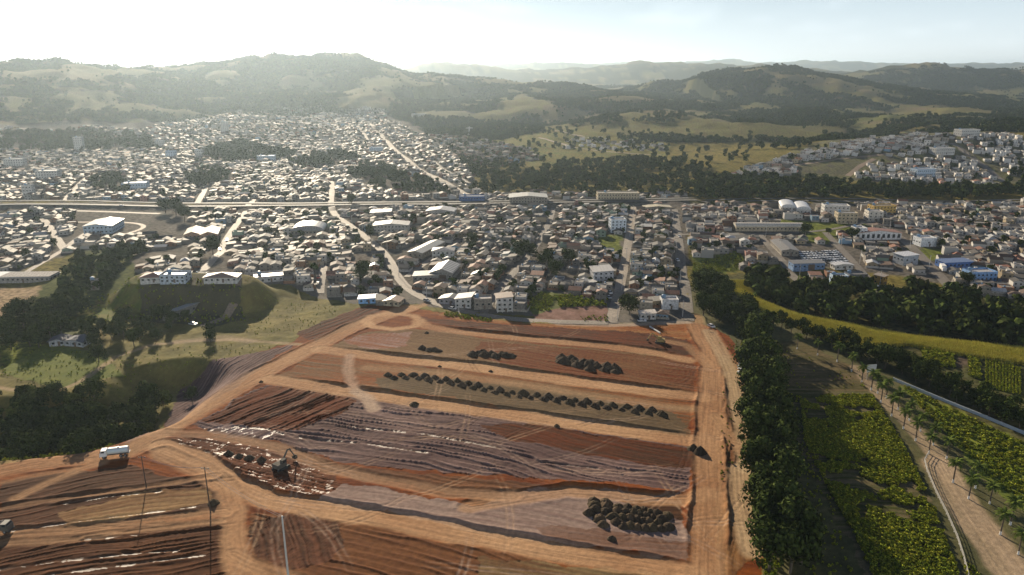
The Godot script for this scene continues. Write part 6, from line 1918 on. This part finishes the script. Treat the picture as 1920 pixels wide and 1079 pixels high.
func build_vehicles() -> void:
	truck(Vector2(-128.1, -210.4), -PI / 2 + 0.25, "white water tanker truck on the haul road by the ravine", true)
	truck(Vector2(-139.6, -170.4), PI / 2, "dark dump truck entering at the left edge", false)
	excavator(Vector2(-72.2, -202.5), 2.6, 1.15, "dark excavator beside the black mounds on wet red earth", Color(0.10, 0.09, 0.075))
	excavator(Vector2(67.5, -311.7), -1.9, 1.05, "small excavator on the dark upper plot near the cottage", Color(0.34, 0.25, 0.1))
	var white := car_body(plain(lin(0.6, 0.61, 0.62), 0.3))
	var silver := car_body(plain(lin(0.36, 0.37, 0.38), 0.3))
	var black := car_body(plain(lin(0.03, 0.03, 0.035), 0.3))
	var red := car_body(plain(lin(0.35, 0.04, 0.03), 0.3))
	car(white, Vector2(64.2, -340.9), PI / 2, "white car parked before the small cottage")
	car(white, Vector2(96.4, -333.1), 0.4, "white car at the site corner under the trees")
	car(silver, Vector2(-45.8, -373.6), 0.9, "silver car on the winding street above the roundabout")
	car(silver, Vector2(-30.7, -360.0), 1.2, "grey car parked below the dark roofed row house")
	car(silver, Vector2(55.1, -399.5), 0.15, "silver car, third from the site on the parked-car street")
	car(white, Vector2(54.5, -388.1), 0.15, "white car, second from the site on the parked-car street")
	car(black, Vector2(57.4, -405.9), 0.1, "black car, farthest up on the parked-car street")
	car(silver, Vector2(52.8, -379.3), 0.2, "silver car, nearest the site on the parked-car street")
	car(white, Vector2(110.1, -470.8), 0.1, "white car crossing the wide straight street")
	car(white, Vector2(124.2, -530.0), 0.1, "white car high up the wide straight street")
	car(red, Vector2(-112.9, -410.3), 0.1, "red car on the short pale street")
	car(black, Vector2(-110.7, -399.5), 0.1, "black car on the short pale street")
	car(white, Vector2(-347.6, -643.7), PI / 2, "white car on the highway's near carriageway")
	car(white, Vector2(-200.9, -488.6), 0.4, "white car on the glinting street")
	car(silver, Vector2(-207.0, -517.8), 0.3, "silver car higher up the glinting street")
	car(white, Vector2(208.4, -402.6), 0.6, "white car at the narrow street's lower end")
	car(white, Vector2(-155.5, -336.2), 1.2, "white car parked beside the farm shed")
	# the car yard: rows of stored cars
	var a := Vector2(193.9, -478.1)
	var b := Vector2(220.3, -482.6)
	var c := Vector2(191.0, -443.7)
	for r in 7:
		for k in 14:
			if rng.randf() < 0.12:
				continue
			var p := a.lerp(b, k / 13.0) + (c - Vector2(197.5, -478.1)) * (r / 6.0) + Vector2(rng.randfn(), rng.randfn()) * 0.25
			if p.distance_to(Vector2(185.0, -443.7)) < 13.0 or p.distance_to(Vector2(206.0, -441.2)) < 8.0:
				continue
			car([white, white, white, silver, black][rng.randi() % 5], p, 0.3 + rng.randfn() * 0.1, "stored car in the yard, %s from left in the %s row from behind" % [ordinal(k), ordinal(r)], "cars stored in the yard")
	# a lorry on the broad street
	var q := Vector2(266.5, -436.1)
	var o := thing("box_lorry", "white box lorry parked on the broad street", "lorry", Vector3(q.x, land(q.x, q.y) + 0.15, q.y), turn_of(Vector2(246.8, -387.1) - Vector2(274.0, -476.6)))
	var s := Shape.new()
	s.box(Vector3(-1.25, 0.9, -4.0), Vector3(1.25, 3.6, 2.2))
	part("cargo_box", s.mesh(), plain(lin(0.62, 0.6, 0.56), 0.5), o)
	s = Shape.new()
	s.box(Vector3(-1.15, 0.6, 2.4), Vector3(1.15, 2.6, 4.2))
	part("cab", s.mesh(), plain(lin(0.6, 0.6, 0.6), 0.4), o)
	for z in [3.2, -2.6]:
		for x in [-1.0, 1.0]:
			wheel(o, Vector3(x, 0.48, z), 0.48, 0.3)

# ---------------------------------------------------------------- palms, fences, poles, small things
func frond_mesh(seed_: int, long: float, droop: float) -> ArrayMesh:
	var g := RandomNumberGenerator.new()
	g.seed = seed_
	var s := Shape.new()
	var prev := Vector3.ZERO
	for k in 9:
		var t := (k + 1) / 9.0
		var p := Vector3(0, long * (0.55 * t - droop * t * t), long * (t * 0.95 - 0.18 * t * t))
		var w := 0.62 * sin(PI * clampf(t * 0.92 + 0.08, 0.0, 1.0)) + 0.06
		for side in [-1.0, 1.0]:
			s.tint = Color(0.05, 0.075, 0.018).lerp(Color(0.11, 0.14, 0.03), g.randf())
			var tip := (prev + p) / 2.0 + Vector3(side * w, -0.25 * w - 0.1, 0.3)
			s.tri(prev, tip, p)
			var q := prev.lerp(p, 0.5)
			s.tri(q, tip + Vector3(0, -0.05, 0.25), p + Vector3(0, 0, 0.12))
		prev = p
	return s.mesh(true)

func build_drive() -> void:
	var fronds := [frond_mesh(1, 2.9, 0.75), frond_mesh(2, 3.1, 0.55), frond_mesh(3, 2.7, 0.95)]
	var ts := Shape.new()
	ts.bar(Vector3(0, 0.9, 0), Vector3(0.1, 6.0, 0.05), 0.2, 0.13, 9)
	var trunk := ts.mesh()
	var bs := Shape.new()
	bs.bar(Vector3(0, -0.4, 0), Vector3(0, 0.9, 0), 0.27, 0.205, 9)
	var base := bs.mesh()
	var paint := plain(lin(0.62, 0.62, 0.6), 0.8)
	var leaf := leaf_material(0.3)
	var left := [Vector2(127.2, -304.4), Vector2(133.5, -297.4), Vector2(138.7, -289.6), Vector2(140.3, -279.3), Vector2(139.6, -268.6), Vector2(139.8, -261.0), Vector2(138.3, -250.1), Vector2(136.6, -238.7), Vector2(135.9, -229.0), Vector2(135.7, -220.6), Vector2(135.5, -212.1), Vector2(133.4, -194.8), Vector2(132.8, -186.0), Vector2(131.2, -169.0), Vector2(130.5, -160.7)]
	var right := [Vector2(140.9, -258.1), Vector2(142.4, -254.3), Vector2(141.8, -244.3), Vector2(141.2, -235.4), Vector2(141.0, -227.4), Vector2(140.0, -217.7), Vector2(139.5, -209.0), Vector2(138.2, -191.6), Vector2(137.4, -183.5), Vector2(136.7, -173.3)]
	for side in 2:
		var list: Array = [left, right][side]
		list = list.duplicate()
		list.reverse()
		for k in list.size():
			var p: Vector2 = list[k]
			var o := thing("palm_tree", "palm with white painted foot, %s nearest in the drive's %s row" % [ordinal(k), ["left", "right"][side]], "palm", Vector3(p.x, land(p.x, p.y), p.y), rng.randf() * TAU, "palms along the drive")
			var sc := rng.randf_range(0.95, 1.25)
			o.scale = Vector3.ONE * sc
			part("trunk", trunk, mats.bark, o)
			part("painted_foot", base, paint, o)
			for f in 15:
				var tier := f / 15.0
				part("frond", fronds[rng.randi() % 3], leaf, o, Vector3(0.1, 6.0, 0.05), Vector3(lerpf(0.75, -0.75, tier) + rng.randfn() * 0.12, f * 2.4 + rng.randf() * 0.3, 0))
	# fence along the bushy plot
	var fl := pv([135.4,-211.8,131.3,-207.0,128.8,-200.9,125.0,-189.1,122.0,-178.3,118.6,-167.4,115.6,-159.6,112.1,-151.4])
	var at := fl[0]
	var o := thing("fence", "pale post and rail fence beside the palm drive", "fence", Vector3(at.x, 0, at.y))
	var wood := plain(lin(0.30, 0.29, 0.26), 0.8)
	var post := box_mesh(Vector3(-0.09, -0.3, -0.09), Vector3(0.09, 1.35, 0.09))
	for i in range(fl.size() - 1):
		var n := maxi(1, int(fl[i].distance_to(fl[i + 1]) / 2.6))
		for k in n:
			var p := fl[i].lerp(fl[i + 1], float(k) / n)
			part("post", post, wood, o, Vector3(p.x - at.x, land(p.x, p.y), p.y - at.y))
		for y in [0.45, 0.85, 1.22]:
			var s := Shape.new()
			var a := fl[i] - at
			var b := fl[i + 1] - at
			s.bar(Vector3(a.x, y, a.y), Vector3(b.x, y, b.y), 0.06, 0.06, 6)
			part("rail", s.mesh(), wood, o)
	# white boundary wall beyond the palms
	var wl := pv([153.1,-270.1,158.5,-258.5,164.1,-246.9,169.5,-236.6,175.1,-225.1,180.0,-214.2])
	at = wl[0]
	var wo := thing("boundary_wall", "long pale blue-white wall beyond the palm drive", "wall", Vector3(at.x, 0, at.y))
	for i in range(wl.size() - 1):
		var d := wl[i + 1] - wl[i]
		var mid := (wl[i] + wl[i + 1]) / 2.0
		var l := d.length() / 2.0
		part("panel", box_mesh(Vector3(-0.1, -0.6, -l + 0.15), Vector3(0.1, 1.2, l - 0.15)), mats.limewash, wo, Vector3(mid.x - at.x, land(mid.x, mid.y), mid.y - at.y), Vector3(0, turn_of(d), 0))
		part("pier", box_mesh(Vector3(-0.16, -0.6, -0.148), Vector3(0.16, 1.32, 0.148)), mats.limewash, wo, Vector3(wl[i].x - at.x, land(wl[i].x, wl[i].y), wl[i].y - at.y), Vector3(0, turn_of(d), 0))
	# sign board at the head of the drive
	var sp := Vector2(144.2, -271.2)
	var so := thing("sign_board", "pale square board on posts at the head of the palm drive", "sign", Vector3(sp.x, land(sp.x, sp.y), sp.y), 0.15)
	for x in [-1.5, 1.5]:
		part("post", box_mesh(Vector3(-0.1, -0.3, -0.1), Vector3(0.1, 3.2, 0.1)), wood, so, Vector3(x, 0, 0))
	part("board", box_mesh(Vector3(-2.0, 3.203, -0.06), Vector3(2.0, 6.4, 0.06)), plain(lin(0.40, 0.42, 0.42), 0.6), so)

func utility_pole(p: Vector2, h: float, r: float, label: String, mat: Material, arms := true) -> Node3D:
	var o := thing("utility_pole", label, "pole", Vector3(p.x, land(p.x, p.y), p.y), 0.0, "utility poles")
	var s := Shape.new()
	s.bar(Vector3(0, -1, 0), Vector3(0, h, 0), r, r * 0.6, 8)
	part("shaft", s.mesh(), mat, o)
	if arms:
		part("crossarm", box_mesh(Vector3(-1.1, h - 0.75, -0.07 - r), Vector3(1.1, h - 0.6, 0.07 - r)), mats.bark, o)
		for x in [-0.95, 0.0, 0.95]:
			var q := Shape.new()
			q.cylinder(Vector3(x, h - 0.597, -r), 0.06, 0.05, 0.22, 6)
			part("insulator", q.mesh(), mats.steel, o)
	return o

func wire(a: Vector3, b: Vector3, sag: float, label: String) -> void:
	var s := Shape.new()
	var prev := a
	for k in 10:
		var t := (k + 1) / 10.0
		var p := a.lerp(b, t) - Vector3(0, sag * 4.0 * t * (1.0 - t), 0)
		s.bar(prev, p, 0.035, 0.035, 4)
		prev = p
	var o := MeshInstance3D.new()
	o.name = numbered("power_line")
	o.mesh = s.mesh()
	o.material_override = mats.steel
	add_child(o)
	tag(o, label, "wire", "power lines over the site")

func build_small() -> void:
	var wood := plain(lin(0.06, 0.045, 0.035), 0.9)
	var p1 := Vector2(-85.0, -179.1)
	var p2 := Vector2(-109.4, -192.2)
	var p3 := Vector2(-51.5, -142.0)
	utility_pole(p1, 14.5, 0.19, "dark wooden pole with crossarm on the lower left of the site", wood)
	utility_pole(p2, 10.5, 0.17, "dark wooden pole standing behind the other near the tanker", wood)
	utility_pole(p3, 24.0, 0.30, "tall pale concrete pole at the bottom of the picture", mats.concrete, false)
	var t1 := Vector3(p1.x, 14.4, p1.y)
	var t2 := Vector3(p2.x, 10.4, p2.y)
	var t3 := Vector3(p3.x, 23.8, p3.y)
	for k in 2:
		var e := Vector3(-0.5 + k, 0, 0)
		wire(t1 + e, t3 + e, 1.2, "%s wire from the crossarm pole to the concrete pole" % ["left", "right"][k])
		wire(t2 + e, t1 + e, 1.5, "%s wire between the two wooden poles" % ["left", "right"][k])
	var lines := [[pv([52.6,-344.1,61.9,-394.2,74.1,-459.6,87.4,-530.0,102.7,-611.8]), "parked-car street"], [pv([85.9,-348.1,97.0,-404.8,112.9,-488.6,129.7,-578.5]), "wide straight street"], [pv([-27.1,-352.3,-46.2,-377.4,-67.8,-421.7,-85.8,-488.6,-115.5,-554.2]), "winding street"], [pv([176.3,-431.2,181.9,-482.6,188.8,-531.8]), "grey street left of the car yard"], [pv([212.5,-404.8,222.7,-452.9,233.3,-504.4]), "narrow street right of the car yard"], [pv([260.0,-439.9,275.0,-491.7,288.2,-546.6]), "broad street"]]
	for l in lines:
		for k in l[0].size():
			utility_pole(l[0][k], 9.0, 0.16, "concrete street pole, %s from the site on the %s" % [ordinal(k), l[1]], mats.concrete)
	# pale sacks dumped at the track's edge
	var sack := Shape.new()
	var rr := [0.0, 0.75, 0.95, 0.8, 0.45, 0.0]
	var hh := [0.0, 0.05, 0.35, 0.6, 0.72, 0.75]
	for j in 5:
		for i in 10:
			var a := TAU * i / 10
			var b := TAU * (i + 1) / 10
			sack.quad(Vector3(cos(a) * rr[j + 1], hh[j + 1], sin(a) * rr[j + 1]), Vector3(cos(b) * rr[j + 1], hh[j + 1], sin(b) * rr[j + 1]), Vector3(cos(b) * rr[j], hh[j], sin(b) * rr[j]), Vector3(cos(a) * rr[j], hh[j], sin(a) * rr[j]))
	var sm := sack.mesh()
	var cloth := plain(lin(0.55, 0.55, 0.53), 0.8)
	for k in 20:
		var p := Vector2(93.4, -276.5).lerp(Vector2(98.8, -291.3), k / 19.0) + Vector2(rng.randfn(), rng.randfn()) * 0.8
		var o := MeshInstance3D.new()
		o.name = numbered("sack")
		o.mesh = sm
		o.material_override = cloth
		add_child(o)
		o.position = Vector3(p.x, land(p.x, p.y), p.y)
		o.rotation.y = rng.randf() * TAU
		o.scale = Vector3(0.9, rng.randf_range(0.7, 1.3), 0.7) * rng.randf_range(0.7, 1.1)
		tag(o, "pale sack in the pile beside the right track, %s from its near end" % ordinal(k), "sack", "sacks piled beside the track")
	# concrete pipe left in the cutting near the cottage
	var pp := Vector2(68.3, -328.6)
	var po := MeshInstance3D.new()
	po.name = "pipe"
	var ps := Shape.new()
	ps.bar(Vector3(-1.6, 0.35, -4.5), Vector3(1.6, 0.35, 4.5), 0.42, 0.42, 12)
	po.mesh = ps.mesh()
	po.material_override = mats.concrete
	add_child(po)
	po.position = Vector3(pp.x, land(pp.x, pp.y), pp.y)
	tag(po, "pale pipe lying on the red earth before the cottage", "pipe")
